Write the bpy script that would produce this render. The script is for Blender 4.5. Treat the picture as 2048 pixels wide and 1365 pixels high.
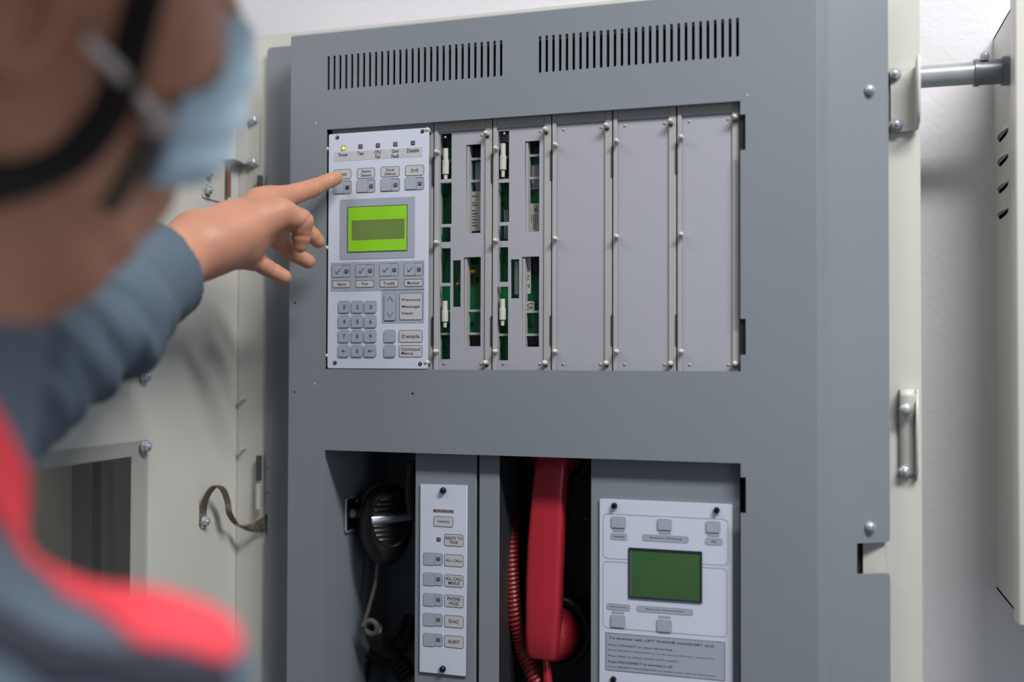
import bpy, bmesh, math, random
import numpy as np
from mathutils import Vector, Matrix
random.seed(5)
for o in list(bpy.data.objects): bpy.data.objects.remove(o)
scn = bpy.context.scene
C = scn.collection
# ------------------------------------------------------------------ camera
FPX, CX, CY = 2000.0, 1024.0, 682.5
EYE = Vector((0.0, -0.84, 1.5))
YAW, PIT, ROL = 0.28998, 0.01888, 0.00312
FW = Vector((-math.sin(YAW)*math.cos(PIT), math.cos(YAW)*math.cos(PIT), math.sin(PIT)))
_R = Vector((math.cos(YAW), math.sin(YAW), 0)); _U = _R.cross(FW)
RT = math.cos(ROL)*_R + math.sin(ROL)*_U
UP = -math.sin(ROL)*_R + math.cos(ROL)*_U
cd = bpy.data.cameras.new('camera'); cam_o = bpy.data.objects.new('camera', cd); C.objects.link(cam_o)
m = Matrix.Identity(4)
for i in range(3): m[i][0], m[i][1], m[i][2], m[i][3] = RT[i], UP[i], -FW[i], EYE[i]
cam_o.matrix_world = m
cd.sensor_width = 36; cd.lens = FPX/2048*36; cd.clip_start = 0.02
cd.dof.use_dof = True; cd.dof.focus_distance = 0.895; cd.dof.aperture_fstop = 1.75
scn.camera = cam_o
# ------------------------------------------------------------------ world, lamps, exposure
w = bpy.data.worlds.new('world'); scn.world = w; w.use_nodes = True
w.node_tree.nodes['Background'].inputs[0].default_value = (0.80, 0.90, 1.0, 1)
w.node_tree.nodes['Background'].inputs[1].default_value = 0.15
def area(name, loc, aim, sx, sy, power, col):
    l = bpy.data.lights.new(name, 'AREA'); l.shape = 'RECTANGLE'; l.size = sx; l.size_y = sy; l.energy = power; l.color = col
    o = bpy.data.objects.new(name, l); C.objects.link(o); o.location = loc
    o.rotation_euler = (Vector(aim)-Vector(loc)).to_track_quat('-Z', 'Y').to_euler(); return o
area('side_light', (1.55, -1.75, 1.60), (-0.2, 0, 1.5), 0.40, 1.5, 5.5, (0.80, 0.90, 1.0))  # unseen bluish side light from the right rear
area('lamp_main', (0.66, -0.76, 2.64), (0.66, -0.76, 0), 0.90, 0.24, 43, (1.0, 0.97, 0.93))
area('lamp_second', (-1.25, -0.75, 2.64), (-1.25, -0.75, 0), 1.2, 0.24, 12, (1.0, 0.97, 0.93))
scn.view_settings.view_transform = 'Standard'; scn.view_settings.look = 'None'
scn.view_settings.gamma = 1; scn.view_settings.use_curve_mapping = False
scn.view_settings.exposure = 0.0
# ------------------------------------------------------------------ helpers
def ray(px, py): return (px-CX)/FPX*RT - (py-CY)/FPX*UP + FW
def at(px, py, Y=0.0):
    d = ray(px, py); return EYE + d*((Y-EYE.y)/d.y)
def atX(px, py, X):
    d = ray(px, py); return EYE + d*((X-EYE.x)/d.x)
def cam(px, py, D): return EYE + ray(px, py)*D
def R4(l, t, r, b, Y=0.0):
    a = at(l, t, Y); c = at(r, b, Y); return a.x, c.z, c.x, a.z      # x0,z0,x1,z1
def lin(c):
    c /= 255.0
    return c/12.92 if c <= 0.04045 else ((c+0.055)/1.055)**2.4
_m = {}
def mat(name, rgb, rough=0.5, metal=0.0, bump=0.0, bscale=400.0, var=0.06, vscale=9.0, emit=0.0, trans=0.0, alpha=1.0, sss=0.0, coat=0.0, detail=3):
    if name in _m: return _m[name]
    M = bpy.data.materials.new(name); M.use_nodes = True; nt = M.node_tree; b = nt.nodes['Principled BSDF']
    col = tuple(lin(c) for c in rgb)+(1,)
    tc = nt.nodes.new('ShaderNodeTexCoord')
    if var > 0:
        n = nt.nodes.new('ShaderNodeTexNoise'); n.inputs['Scale'].default_value = vscale; n.inputs['Detail'].default_value = 4
        nt.links.new(tc.outputs['Object'], n.inputs['Vector'])
        r = nt.nodes.new('ShaderNodeMapRange'); r.inputs[1].default_value = .3; r.inputs[2].default_value = .7
        r.inputs[3].default_value = 1-var; r.inputs[4].default_value = 1+var
        nt.links.new(n.outputs['Fac'], r.inputs[0])
        mx = nt.nodes.new('ShaderNodeVectorMath'); mx.operation = 'SCALE'; mx.inputs[0].default_value = col[:3]
        nt.links.new(r.outputs[0], mx.inputs['Scale']); nt.links.new(mx.outputs[0], b.inputs['Base Color'])
    else: b.inputs['Base Color'].default_value = col
    b.inputs['Roughness'].default_value = rough; b.inputs['Metallic'].default_value = metal
    b.inputs['Transmission Weight'].default_value = trans; b.inputs['Alpha'].default_value = alpha
    b.inputs['Coat Weight'].default_value = coat
    if sss:
        b.inputs['Subsurface Weight'].default_value = sss; b.inputs['Subsurface Radius'].default_value = (.012, .005, .003); b.inputs['Subsurface Scale'].default_value = 0.5
    if emit:
        b.inputs['Emission Color'].default_value = col; b.inputs['Emission Strength'].default_value = emit
    if bump:
        n2 = nt.nodes.new('ShaderNodeTexNoise'); n2.inputs['Scale'].default_value = bscale; n2.inputs['Detail'].default_value = detail
        nt.links.new(tc.outputs['Object'], n2.inputs['Vector'])
        bp = nt.nodes.new('ShaderNodeBump'); bp.inputs['Strength'].default_value = bump; bp.inputs['Distance'].default_value = 0.002
        nt.links.new(n2.outputs['Fac'], bp.inputs['Height']); nt.links.new(bp.outputs[0], b.inputs['Normal'])
    _m[name] = M; return M
GRAY = mat('grey_enamel', (120, 127, 136), .34, bump=.05, bscale=900, var=.02)
GRAYIN = mat('grey_enamel_inner', (104, 111, 118), .5, var=.03)
DGRAY = mat('dark_grey_enamel', (62, 68, 74), .5, var=.03)
CREAM = mat('cream_enamel', (195, 195, 190), .32, bump=.05, bscale=500, var=.02)
TRAY = mat('module_grey', (152, 154, 165), .5, bump=.04, bscale=900, var=.015)
TRAYRIM = mat('module_rim', (156, 157, 160), .45, var=.02)
KNOB = mat('cream_plastic', (186, 186, 178), .3, var=0)
WHITE = mat('white_faceplate', (192, 199, 217), .38, var=.012)
KEYM = mat('key_grey', (150, 160, 174), .45, var=.02)
ZONE = mat('zone_grey', (150, 159, 173), .45, var=.02)
LABM = mat('label_grey', (178, 180, 186), .4, var=.03)
LINE = mat('line_ink', (92, 90, 102), .5, var=0)
INK = mat('text_ink', (66, 63, 74), .5, var=0)
DARK = mat('dark_hole', (22, 18, 26), .7, var=0)
BLACK = mat('black_plastic', (17, 17, 19), .33, var=.05)
BLACKM = mat('black_screw', (22, 20, 28), .25, metal=.3, var=0)
STEEL = mat('zinc_steel', (186, 192, 200), .32, metal=.5, var=.06, vscale=200)
GALV = mat('galvanised', (160, 166, 171), .36, metal=.3, var=.12, vscale=60)
DSTEEL = mat('dark_galvanised', (116, 122, 127), .4, metal=.4, var=.1, vscale=60)
RED = mat('red_plastic', (164, 40, 54), .32, var=.03)
REDC = mat('red_cord', (126, 31, 33), .45, var=.05)
PCB = mat('pcb_green', (24, 116, 72), .35, var=.25, vscale=260)
CHIP = mat('pcb_chip', (24, 24, 30), .4, var=0)
WALL = mat('wall_paint', (210, 210, 217), .75, bump=.32, bscale=170, var=.02, detail=5)
def finish(me, m, smooth=False, ang=40):
    me.materials.append(m)
    if smooth:
        for p in me.polygons: p.use_smooth = True
        try: me.set_sharp_from_angle(angle=math.radians(ang))
        except Exception: pass
def place(name, me, parent=None):
    o = bpy.data.objects.new(name, me); C.objects.link(o)
    if parent is not None:
        o.parent = parent; o.matrix_parent_inverse = base_inv(parent)
    return o
def base_inv(p):
    mt = Matrix.Identity(4); q = p; off = Vector((0, 0, 0))
    if p.type == 'EMPTY': off = p.location
    return Matrix.Translation(-off)
def tag(o, label, cat, group=None):
    o['label'] = label; o['category'] = cat
    if group: o['group'] = group
    return o
def thing(name, label, cat, loc, group=None):
    o = bpy.data.objects.new(name, None); C.objects.link(o); o.location = loc; o.empty_display_size = .02
    return tag(o, label, cat, group)
class MB:
    def __init__(s): s.bm = bmesh.new()
    def box(s, x0, x1, y0, y1, z0, z1, bev=0, seg=2):
        b = bmesh.new(); bmesh.ops.create_cube(b, size=1)
        for v in b.verts:
            v.co = Vector(((x0+x1)/2+v.co.x*(x1-x0), (y0+y1)/2+v.co.y*(y1-y0), (z0+z1)/2+v.co.z*(z1-z0)))
        if bev: bmesh.ops.bevel(b, geom=b.edges[:], offset=bev, segments=seg, affect='EDGES', profile=.6)
        return s.join(b)
    def join(s, b, mtx=None):
        me = bpy.data.meshes.new('t'); b.to_mesh(me); b.free()
        return s.mesh(me, mtx)
    def mesh(s, me, mtx=None):
        if mtx is not None: me.transform(mtx)
        s.bm.from_mesh(me); bpy.data.meshes.remove(me); return s
    def lathe(s, p, axis, prof, seg=20):
        """prof: (distance along axis, radius) list; closed at both ends"""
        ax = Vector(axis).normalized(); u = ax.orthogonal().normalized(); v = ax.cross(u); p = Vector(p)
        rings = []
        for (t, r) in prof:
            if r <= 1e-7: rings.append([s.bm.verts.new(p+ax*t)])
            else: rings.append([s.bm.verts.new(p+ax*t+(u*math.cos(2*math.pi*k/seg)+v*math.sin(2*math.pi*k/seg))*r) for k in range(seg)])
        for a, b in zip(rings, rings[1:]):
            for k in range(seg):
                k2 = (k+1) % seg
                if len(a) == 1 and len(b) == 1: continue
                if len(a) == 1: s.bm.faces.new((a[0], b[k2], b[k]))
                elif len(b) == 1: s.bm.faces.new((a[k], a[k2], b[0]))
                else: s.bm.faces.new((a[k], a[k2], b[k2], b[k]))
        if len(rings[0]) > 1: s.bm.faces.new(rings[0][::-1])
        if len(rings[-1]) > 1: s.bm.faces.new(rings[-1])
        return s
    def cyl(s, a, b, r, seg=16):
        a = Vector(a); b = Vector(b); return s.lathe(a, b-a, [(0, r), ((b-a).length, r)], seg)
    def tube(s, pts, r, seg=8, flat=None, flatdir=None):
        """round tube, or a flat band (width r, thickness flat) when flat is given"""
        pts = [Vector(p) for p in pts]; n = len(pts); rings = []; up = None
        for i, p in enumerate(pts):
            t = (pts[min(i+1, n-1)]-pts[max(i-1, 0)]).normalized()
            if flatdir is not None:
                u = Vector(flatdir[i] if isinstance(flatdir, list) else flatdir); u = (u-t*u.dot(t)).normalized()
            else:
                u = t.orthogonal().normalized() if up is None else (up-t*up.dot(t)).normalized()
            up = u; v = t.cross(u)
            rr = r[i] if isinstance(r, (list, tuple)) else r
            rings.append([s.bm.verts.new(p+u*math.cos(2*math.pi*k/seg)*rr+v*math.sin(2*math.pi*k/seg)*(rr if flat is None else flat)) for k in range(seg)])
        for a, b in zip(rings, rings[1:]):
            for k in range(seg): s.bm.faces.new((a[k], a[(k+1) % seg], b[(k+1) % seg], b[k]))
        s.bm.faces.new(rings[0][::-1]); s.bm.faces.new(rings[-1]); return s
    def loft(s, rings):
        vr = [[s.bm.verts.new(Vector(p)) for p in r] for r in rings]; n = len(vr[0])
        for a, b in zip(vr, vr[1:]):
            for k in range(n): s.bm.faces.new((a[k], a[(k+1) % n], b[(k+1) % n], b[k]))
        s.bm.faces.new(vr[0][::-1]); s.bm.faces.new(vr[-1]); return s
    def ellipsoid(s, c, r, rot=None, seg=24):
        b = bmesh.new(); bmesh.ops.create_uvsphere(b, u_segments=seg, v_segments=seg//2, radius=1)
        mt = Matrix.Translation(Vector(c)) @ (rot.to_4x4() if rot else Matrix.Identity(4)) @ Matrix.Diagonal((*r, 1))
        return s.join(b, mt)
    def build(s, name, m, parent=None, smooth=False, ang=40):
        bmesh.ops.recalc_face_normals(s.bm, faces=s.bm.faces[:])
        me = bpy.data.meshes.new(name); s.bm.to_mesh(me); s.bm.free(); finish(me, m, smooth, ang)
        return place(name, me, parent)
def rr(x0, z0, x1, z1, r=0, n=4):
    if r <= 0: return [(x0, z0), (x1, z0), (x1, z1), (x0, z1)]
    r = min(r, abs(x1-x0)/2*.999, abs(z1-z0)/2*.999); out = []
    for cx, cz, a in ((x1-r, z0+r, -90), (x1-r, z1-r, 0), (x0+r, z1-r, 90), (x0+r, z0+r, 180)):
        for k in range(n+1):
            t = math.radians(a+90*k/n); out.append((cx+r*math.cos(t), cz+r*math.sin(t)))
    return out
def circ(x, z, r, n=12): return [(x+r*math.cos(2*math.pi*k/n), z+r*math.sin(2*math.pi*k/n)) for k in range(n)]
XZ = Matrix(((1, 0, 0, 0), (0, 0, -1, 0), (0, 1, 0, 0), (0, 0, 0, 1)))       # curve (u,v,w) -> (u,-w,v)
def plate_mesh(outline, holes, y0, y1, mapping=XZ):
    """flat sheet with holes, front face at y0, rear at y1"""
    cu = bpy.data.curves.new('t', 'CURVE'); cu.dimensions = '2D'; cu.fill_mode = 'BOTH'; cu.extrude = abs(y1-y0)/2
    for pl in [outline]+list(holes):
        sp = cu.splines.new('POLY'); sp.points.add(len(pl)-1); sp.use_cyclic_u = True
        for q, (u, v) in zip(sp.points, pl): q.co = (u, v, 0, 1)
    o = bpy.data.objects.new('t', cu); me = bpy.data.meshes.new_from_object(o)
    bpy.data.objects.remove(o); bpy.data.curves.remove(cu)
    me.transform(Matrix.Translation((0, 0, -(y0+y1)/2)) if mapping is XZ else Matrix.Translation((0, 0, (y0+y1)/2)))
    me.transform(mapping); me.materials.clear(); return me
def plate(name, outline, holes, y0, y1, m, parent=None, mapping=XZ):
    b = MB(); b.mesh(plate_mesh(outline, holes, y0, y1, mapping))
    bmesh.ops.remove_doubles(b.bm, verts=b.bm.verts[:], dist=1e-6)
    return b.build(name, m, parent)
def text(s, l, t, r, b, Y, m, parent, name='lettering', align='CENTER', space=1.0):
    """flat lettering fitted to a rectangle given by corner pixels on the plane Y"""
    x0, z0, x1, z1 = R4(l, t, r, b, Y)
    cu = bpy.data.curves.new('t', 'FONT'); cu.body = s; cu.align_x = align; cu.space_line = space; cu.extrude = 0.0; cu.size = 1; cu.offset = 0.010; cu.resolution_u = 2
    o = bpy.data.objects.new('t', cu); me = bpy.data.meshes.new_from_object(o)
    bpy.data.objects.remove(o); bpy.data.curves.remove(cu)
    n = len(me.vertices); co = np.zeros(n*3); me.vertices.foreach_get('co', co); co = co.reshape(-1, 3)
    mn, mx = co.min(0), co.max(0)
    out = np.zeros_like(co)
    out[:, 0] = x0+(co[:, 0]-mn[0])/max(mx[0]-mn[0], 1e-6)*(x1-x0)
    out[:, 1] = Y
    out[:, 2] = z0+(co[:, 1]-mn[1])/max(mx[1]-mn[1], 1e-6)*(z1-z0)
    me.vertices.foreach_set('co', out.ravel()); me.materials.clear(); me.materials.append(m); me.update()
    return place(name, me, parent)
def screw(p, axis, r, m, parent, name='screw', h=None, slot=True, seg=18):
    h = h or r*.7
    b = MB(); b.lathe(p, axis, [(0, r), (h*.35, r), (h*.8, r*.78), (h, r*.4), (h, 0)], seg)
    o = b.build(name, m, parent, True, 50)
    if slot and r > .0028:
        ax = Vector(axis).normalized(); c = Vector(p)+ax*h*.93; u = (ax.orthogonal()+ax.cross(ax.orthogonal())*.6).normalized()
        s = MB(); s.tube([c-u*r*.6, c+u*r*.6], r*.13, 4); sl = s.build('slot', DARK, o if parent.type != 'MESH' else o)
        sl.matrix_parent_inverse = Matrix.Identity(4)
    return o
def bolt(p, axis, r, parent, name='bolt', m=None):
    m = m or STEEL; ax = Vector(axis).normalized()
    b = MB(); b.lathe(p, ax, [(0, r*1.35), (r*.18, r*1.35)], 20); b.lathe(Vector(p)+ax*r*.18, ax, [(0, r*1.1), (r*.75, r*1.1), (r*.85, r*.95)], 6)
    b.lathe(Vector(p)+ax*r*.9, ax, [(0, r*.5), (r*.5, r*.5), (r*.6, r*.35)], 14)
    return b.build(name, m, parent, True, 35)

# ------------------------------------------------------------------ room
YW = 0.17
def struct(name, b, m):
    o = b.build(name, m); o['kind'] = 'structure'; return o
struct('wall_back', MB().box(-2.2, 2.0, YW, YW+.1, 0, 2.7), WALL)
struct('floor', MB().box(-2.2, 2.0, -3.2, YW, -.1, 0), mat('floor_concrete', (128, 128, 126), .6, var=.08))
struct('ceiling', MB().box(-2.2, 2.0, -3.2, YW+.1, 2.7, 2.8), mat('ceiling_paint', (225, 225, 225), .8, var=.01))
for (x, y, hw, lab) in ((.66, -.76, .45, 'white ceiling batten lamp above the grey panel'), (-1.25, -.75, .60, 'longer white ceiling batten lamp behind the open door')):
    t = thing('ceiling_lamp', lab, 'lamp', (x, y, 2.7))
    MB().box(x-hw-.02, x+hw+.02, y-.14, y+.14, 2.665, 2.7, .006).build('housing', mat('lamp_housing', (230, 230, 230), .4, var=0), t)
    MB().box(x-hw, x+hw, y-.12, y+.12, 2.648, 2.664, .003).build('diffuser', mat('lamp_diffuser', (255, 250, 242), .4, var=0, emit=2.0), t)

# ------------------------------------------------------------------ cream cabinet on the wall
YF = 0.042                                         # front flange of the cream box
XL = at(475, 800, YF).x; XR = at(1842, 600, YF).x
ZT = at(530, 71, YF).z; ZB = 0.93
xl_in = at(560, 600, YF).x; xr_in = at(1765, 600, YF).x
cab = thing('wall_cabinet', 'cream steel wall cabinet box carrying the grey fire alarm front', 'cabinet', (0, YW, ZB))
plate('front_flange', rr(XL, ZB, XR, ZT, .002), [rr(xl_in, ZB+.03, xr_in, ZT-.03)], YF, YF+.002, CREAM, cab)
b = MB(); b.box(XL, XL+.002, YF+.002, YW, ZB, ZT); b.box(XR-.002, XR, YF+.002, YW, ZB, ZT)
b.box(XL, XR, YF+.002, YW, ZT-.002, ZT); b.box(XL, XR, YF+.002, YW, ZB, ZB+.002); b.build('side_walls', CREAM, cab)
MB().box(XL+.003, XR-.003, YW-.006, YW-.002, ZB+.003, ZT-.003).build('back_plate', DGRAY, cab)
# grey hinged inner plate, set back behind the raised cover
YP = 0.036
xp0 = at(531, 600, YP).x; zp1 = at(545, 95, YP).z
cov_x0, cov_xc, cov_z1 = -0.4700, 0.0079, EYE.z+.3063
pl = [(xp0, ZB+.02), (cov_x0+.03, ZB+.02), (cov_x0+.03, zp1)]
pl += [(xp0+.004-.004*math.sin(math.radians(a)), zp1-.004+.004*math.cos(math.radians(a))) for a in (0, 30, 60, 90)]
n1 = at(531, 1028, YP).z; n2 = at(531, 1072, YP).z; nx = at(533.5, 1050, YP).x
xs = at(531, 1050, YP).x
pl += [(xs, n1), (nx+.0005, n1), (nx+.0005, n2), (xs, n2)]
hl = [circ(at(px, py, YP).x, at(px, py, YP).z, .0011, 10) for px, py in ((536, 356), (539, 376), (535, 937), (535, 987))]
cover = thing('panel_cover', 'large grey steel front cover with vent slots and two openings', 'panel', (cov_x0, 0, .95))
plate('hinge_plate', pl, hl, YP, YP+.002, GRAY, cover)
MB().box(xp0+.001, cov_x0+.029, YP+.003, YP+.004, ZB+.03, zp1-.005).build('backing', DARK, cover)
for (px, y0, y1, m, nm) in ((520, 352, 398, DGRAY, 'hinge_knuckle'), (518, 912, 962, DGRAY, 'hinge_knuckle'), (517, 968, 1018, CREAM, 'hinge_pin_sleeve')):
    a = at(px, y0, YP); c = at(px, y1, YP)
    MB().cyl((a.x, YP, c.z), (a.x, YP, a.z), .0028, 14).build(nm, m, cover, True)
# the raised cover sheet
def px_rect(l, t, r, b, Y=0): return rr(*R4(l, t, r, b, Y))
ux0, uz0, ux1, uz1 = -0.4317, EYE.z-.0090, -0.0549, EYE.z+.2143
def zz(px, py): return at(px, py, 0).z
def xx(px, py): return at(px, py, 0).x
nw = .0042
upper = [(ux0, uz0), (ux1, uz0), (ux1, zz(1486, 710)), (ux1+nw, zz(1486, 710)), (ux1+nw, zz(1486, 638)), (ux1, zz(1486, 638)),
         (ux1, zz(1486, 300)), (ux1+nw, zz(1486, 300)), (ux1+nw, zz(1486, 229)), (ux1, zz(1486, 229)), (ux1, uz1), (ux0, uz1)]
lz1 = (zz(649, 901)+zz(1481, 927))/2
lower = [(ux0, 1.0), (ux1, 1.0), (ux1, zz(1485, 1027)), (ux1+nw, zz(1485, 1027)), (ux1+nw, zz(1485, 955)), (ux1, zz(1485, 955)), (ux1, lz1), (ux0, lz1)]
holes = [upper, lower]
for (xa, xb, ya, yb, ya2, yb2) in ((657, 1002, 113, 181, 79, 152), (1080, 1475, 70, 145, 37, 114)):
    X0, X1 = xx(xa, ya), xx(xb, ya2); t1 = (zz(xa, ya)+zz(xb, ya2))/2; t0 = (zz(xa, yb)+zz(xb, yb2))/2
    for k in range(29):
        x = X0+(X1-X0)*k/28; holes.append(rr(x-.00125, t0, x+.00125, t1, .00124, 3))
holes += [circ(xx(px, py), zz(px, py), .0011, 10) for px, py in ((590, 606), (588.5, 785), (825, 788))]
b = MB(); b.mesh(plate_mesh([(cov_x0+.0015, .95), (cov_xc-.003, .95), (cov_xc-.003, cov_z1-.0015), (cov_x0+.0015, cov_z1-.0015)], holes, 0, .0018))
# side returns with a small bend, and the sloping right flange
FX1 = at(1778, 600, .034).x
def strip(prof, z0, z1):
    vs = [(b.bm.verts.new((x, y, z0)), b.bm.verts.new((x, y, z1))) for x, y in prof]
    for a, c in zip(vs, vs[1:]): b.bm.faces.new((a[0], c[0], c[1], a[1]))
arc = [(cov_x0+.0015-.0015*math.sin(t), .0015-.0015*math.cos(t)) for t in [math.radians(q) for q in (0, 30, 60, 90)]]
strip(arc+[(cov_x0, YP)], .95, cov_z1-.0015)
tp = [(cov_z1-.0015+.0015*math.sin(t), .0015-.0015*math.cos(t)) for t in [math.radians(q) for q in (0, 30, 60, 90)]]+[(cov_z1, YP)]
vs = [(b.bm.verts.new((cov_x0+.0015, y, z)), b.bm.verts.new((cov_xc-.003, y, z))) for z, y in tp]
for a, c in zip(vs, vs[1:]): b.bm.faces.new((a[0], c[0], c[1], a[1]))
xs0 = cov_xc-.003; fa = math.radians(56); rb = .0030
ang = math.atan2(.034-.0105, FX1-xs0-.0095)
bend = [(xs0+rb*math.sin(fa*k/6), rb-rb*math.cos(fa*k/6)) for k in range(7)]
px_, py_ = bend[-1]; px_ += .0036; py_ += .0036*math.tan(fa); bend.append((px_, py_))
for k in range(1, 6):
    t = fa+(ang-fa)*k/5; px_ += .0011*math.cos(t); py_ += .0011*math.sin(t); bend.append((px_, py_))
strip(bend, .95, cov_z1)
bx, by = bend[-1]; L = (FX1-bx)/math.cos(ang)
nz1 = at(1745, 1087, .025).z; nz0 = at(1745, 1149, .025).z; nu = (at(1714, 1110, .022).x-bx)/math.cos(ang)
q = .003
fo = [(0, .95), (L, .95), (L, nz0-q), (L-q*.3, nz0-q*.3), (L-q, nz0), (nu, nz0), (nu, nz1), (L-q, nz1), (L-q*.3, nz1+q*.3), (L, nz1+q), (L, cov_z1), (0, cov_z1)]
FM = Matrix(((math.cos(ang), 0, -math.sin(ang), bx), (math.sin(ang), 0, math.cos(ang), by), (0, 1, 0, 0), (0, 0, 0, 1)))
b.mesh(plate_mesh(fo, [], 0, .0018, FM))
sheet = b.build('front_sheet', GRAY, cover, True, 20)
fn = Vector((math.sin(ang), -math.cos(ang), 0))
def onflange(px, py):
    d = ray(px, py); n = fn; p0 = Vector((bx, by, 1.5)); return EYE+d*((p0-EYE).dot(n)/d.dot(n))
for px, py in ((1738, 181), (1739, 1054)): screw(onflange(px, py)+fn*.0005, fn, .0043, STEEL, cover, h=.0045)
for px, py in ((1495, 190), (632, 246), (630, 768)):
    p = at(px, py, 0); MB().lathe((p.x, 0, p.z), (0, -1, 0), [(0, .0007), (.0001, .0006)], 8).build('paint_chip', WHITE, cover)
MB().box(ux1-.0006, ux1+.0075, .0035, .0045, uz0-.004, uz1+.004).build('gap_backing', DARK, cover)
# behind the notch: cream liner and a dark gap
a = at(1712, 1080, .040); c = at(1730, 1155, .040)
MB().box(a.x-.004, at(1722, 1110, .040).x, .0360, .0370, c.z, a.z).build('gap', DARK, cover)
MB().box(at(1726, 1110, .034).x, at(1770, 1110, .034).x, .0340, .0355, nz0-.004, nz1+.004).build('notch_liner', CREAM, cab)
# dark card cage behind the vents and the modules
cg = MB(); cg.box(ux0-.02, .0, .075, .079, EYE.z-.012, cov_z1-.004); cg.box(ux0-.02, .0, .03, .075, lz1+.004, lz1+.007)
cg.box(ux0-.02, ux0-.018, .0035, .075, EYE.z-.012, cov_z1-.004); cg.box(-.002, .0, .0035, .075, EYE.z-.012, cov_z1-.004)
cg.box(ux0-.018, -.002, .0035, .075, uz1+.008, uz1+.010)
cg.build('card_cage', DARK, cab)

# brackets, studs on the cream flange
for px, py in ((490, 799), (490, 898)):
    p = at(px, py, YF); s = MB(); s.lathe((p.x, YF, p.z), (0, -1, 0), [(0, .0016), (.008, .0016), (.0085, .0010)], 12); s.build('stud', STEEL, cab, True)
# right upper L bracket
Yb = YF-.002
br = thing('latch_bracket', 'cream L shaped latch bracket bolted beside the grey cover', 'bracket', at(1800, 190, YF))
x0, z0, x1, z1 = R4(1781, 138, 1833, 262, Yb)
plate('base', rr(x0, z0, x1, z1, .002), [], Yb-.0015, YF, CREAM, br)
fx = at(1829, 190, Yb).x
za, zb_ = at(1832, 122, Yb-.02).z, z0
YZ = Matrix(((0, 0, 1, 0), (1, 0, 0, 0), (0, 1, 0, 0), (0, 0, 0, 1)))        # (u,v,w) -> (w,u,v): plates that lie in X = const
plate('fin', [(Yb-.001, zb_), (Yb-.001, z1), (Yb-.022, z1+.004), (Yb-.024, z1+.001), (Yb-.024, zb_+.010), (Yb-.018, zb_+.004)], [], fx, fx+.0025, CREAM, br, YZ)
for px, py in ((1789, 149), (1792.5, 250)):
    p = at(px, py, Yb-.0015); bolt((p.x, Yb-.0015, p.z), (0, -1, 0), .0042, br)
# right lower catch
ct = thing('door_catch', 'small cream door catch with two screws on cabinet edge', 'catch', at(1818, 870, YF))
x0, z0, x1, z1 = R4(1799, 779, 1831, 957, YF-.004)
zt_ = at(1815, 800, YF-.004).z
prof = [(YF-.0005, z1), (YF-.011, z1), (YF-.013, z1-.006), (YF-.004, z1-.026), (YF-.003, z1-.03), (YF-.003, z0+.004), (YF-.0005, z0)]
plate('clip', prof, [], x0, x1, CREAM, ct, YZ)
plate('side_rib', [(YF-.0005, z1), (YF-.013, z1+.0005), (YF-.010, z1-.03), (YF-.009, z0+.004), (YF-.0005, z0-.002)], [], x1, x1+.0018, CREAM, ct, YZ)
p = at(1811, 819, YF-.009); screw((p.x, YF-.008, p.z), (0, -1, .2), .0050, STEEL, ct, h=.005, slot=False)
p = at(1809, 943, YF-.003); bolt((p.x, YF-.003, p.z), (0, -1, 0), .0036, ct)

# ------------------------------------------------------------------ modules in the upper opening
YM = 0.007
def knob(x, z, Y, parent, r=.0022, h=.007):
    b = MB(); b.lathe((x, Y, z), (0, -1, 0), [(0, r*1.1), (h*.2, r), (h*.75, r), (h*.95, r*.6), (h, 0)], 14); return b.build('retaining_knob', KNOB, parent, True, 60)
def pad(x, z, Y, parent, w=.0034, hh=.0042):
    MB().box(x-w/2, x+w/2, Y-.0004, Y+.0004, z-hh/2, z+hh/2).build('knob_hole', DARK, parent)
edges = [xx(654.5, 500)]+[at(p, 500, YM).x for p in (867, 984.5, 1103, 1225, 1353.5)]+[ux1+.006]
zt, zb = uz1+.004, uz0-.002
def common(t, x0, x1, right_last=False):
    H = uz1-uz0
    zr1 = uz1-.0125; zr0 = uz0+.0065
    xr = min(x1, ux1)-.0048
    for z in (zr1, zr0): pad(xr, z-.001, YM-.0012, t); knob(xr, z, YM-.001, t)
    for z in (uz1-.0265, uz1-.1085*H/.2233, uz0+.0165): knob(x0+.0042, z, YM-.001, t, .0020)
    sx = (x0+.0105, min(x1, ux1)-.0105)
    for x in sx:
        for z in (uz1-.0125, uz0+.0055):
            screw((x, YM+.0012, z), (0, -1, 0), .0012, GALV, t, h=.0008, slot=False, seg=10)
def rim_tray(t, x0, x1):
    """tray edge: rails left and right, header on top, foot at the bottom"""
    g = .0006
    xe = min(x1-g, ux1-.0010)
    MB().box(x0+g, x0+.0042, YM-.0010, YM+.012, zb, zt, .0004, 1).build('left_rail', TRAYRIM, t)
    MB().box(xe-.0062, xe, YM-.0004, YM+.012, zb, zt, .0004, 1).build('right_rail', TRAYRIM, t)
    MB().box(x0+.0042, xe-.0062, YM-.0006, YM+.012, uz1-.0075, zt, .0004, 1).build('header', TRAYRIM, t)
    return x0+.0042, xe-.0062
def side_slots(t, x0):
    for (z1_, z0_) in ((uz1-.031, uz1-.056), (uz0+.048, uz0+.022)):
        MB().box(x0-.0008, x0+.0010, YM-.0014, YM-.0009, z0_, z1_).build('finger_slot', DARK, t)
blank_lab = ['blank light grey module cover beside the open circuit module', 'blank light grey module cover in the middle of three', 'blank light grey module cover at the right end of the row']
for i in range(3):
    x0, x1 = edges[3+i], edges[4+i]
    t = thing('blank_module', blank_lab[i], 'module', (x0, YM, zb), 'blank module covers')
    a, c = rim_tray(t, x0, x1)
    MB().box(a, c, YM+.0012, YM+.004, zb, uz1-.0072, .0003, 1).build('cover_plate', TRAY, t)
    common(t, x0, x1); side_slots(t, x0)
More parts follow.
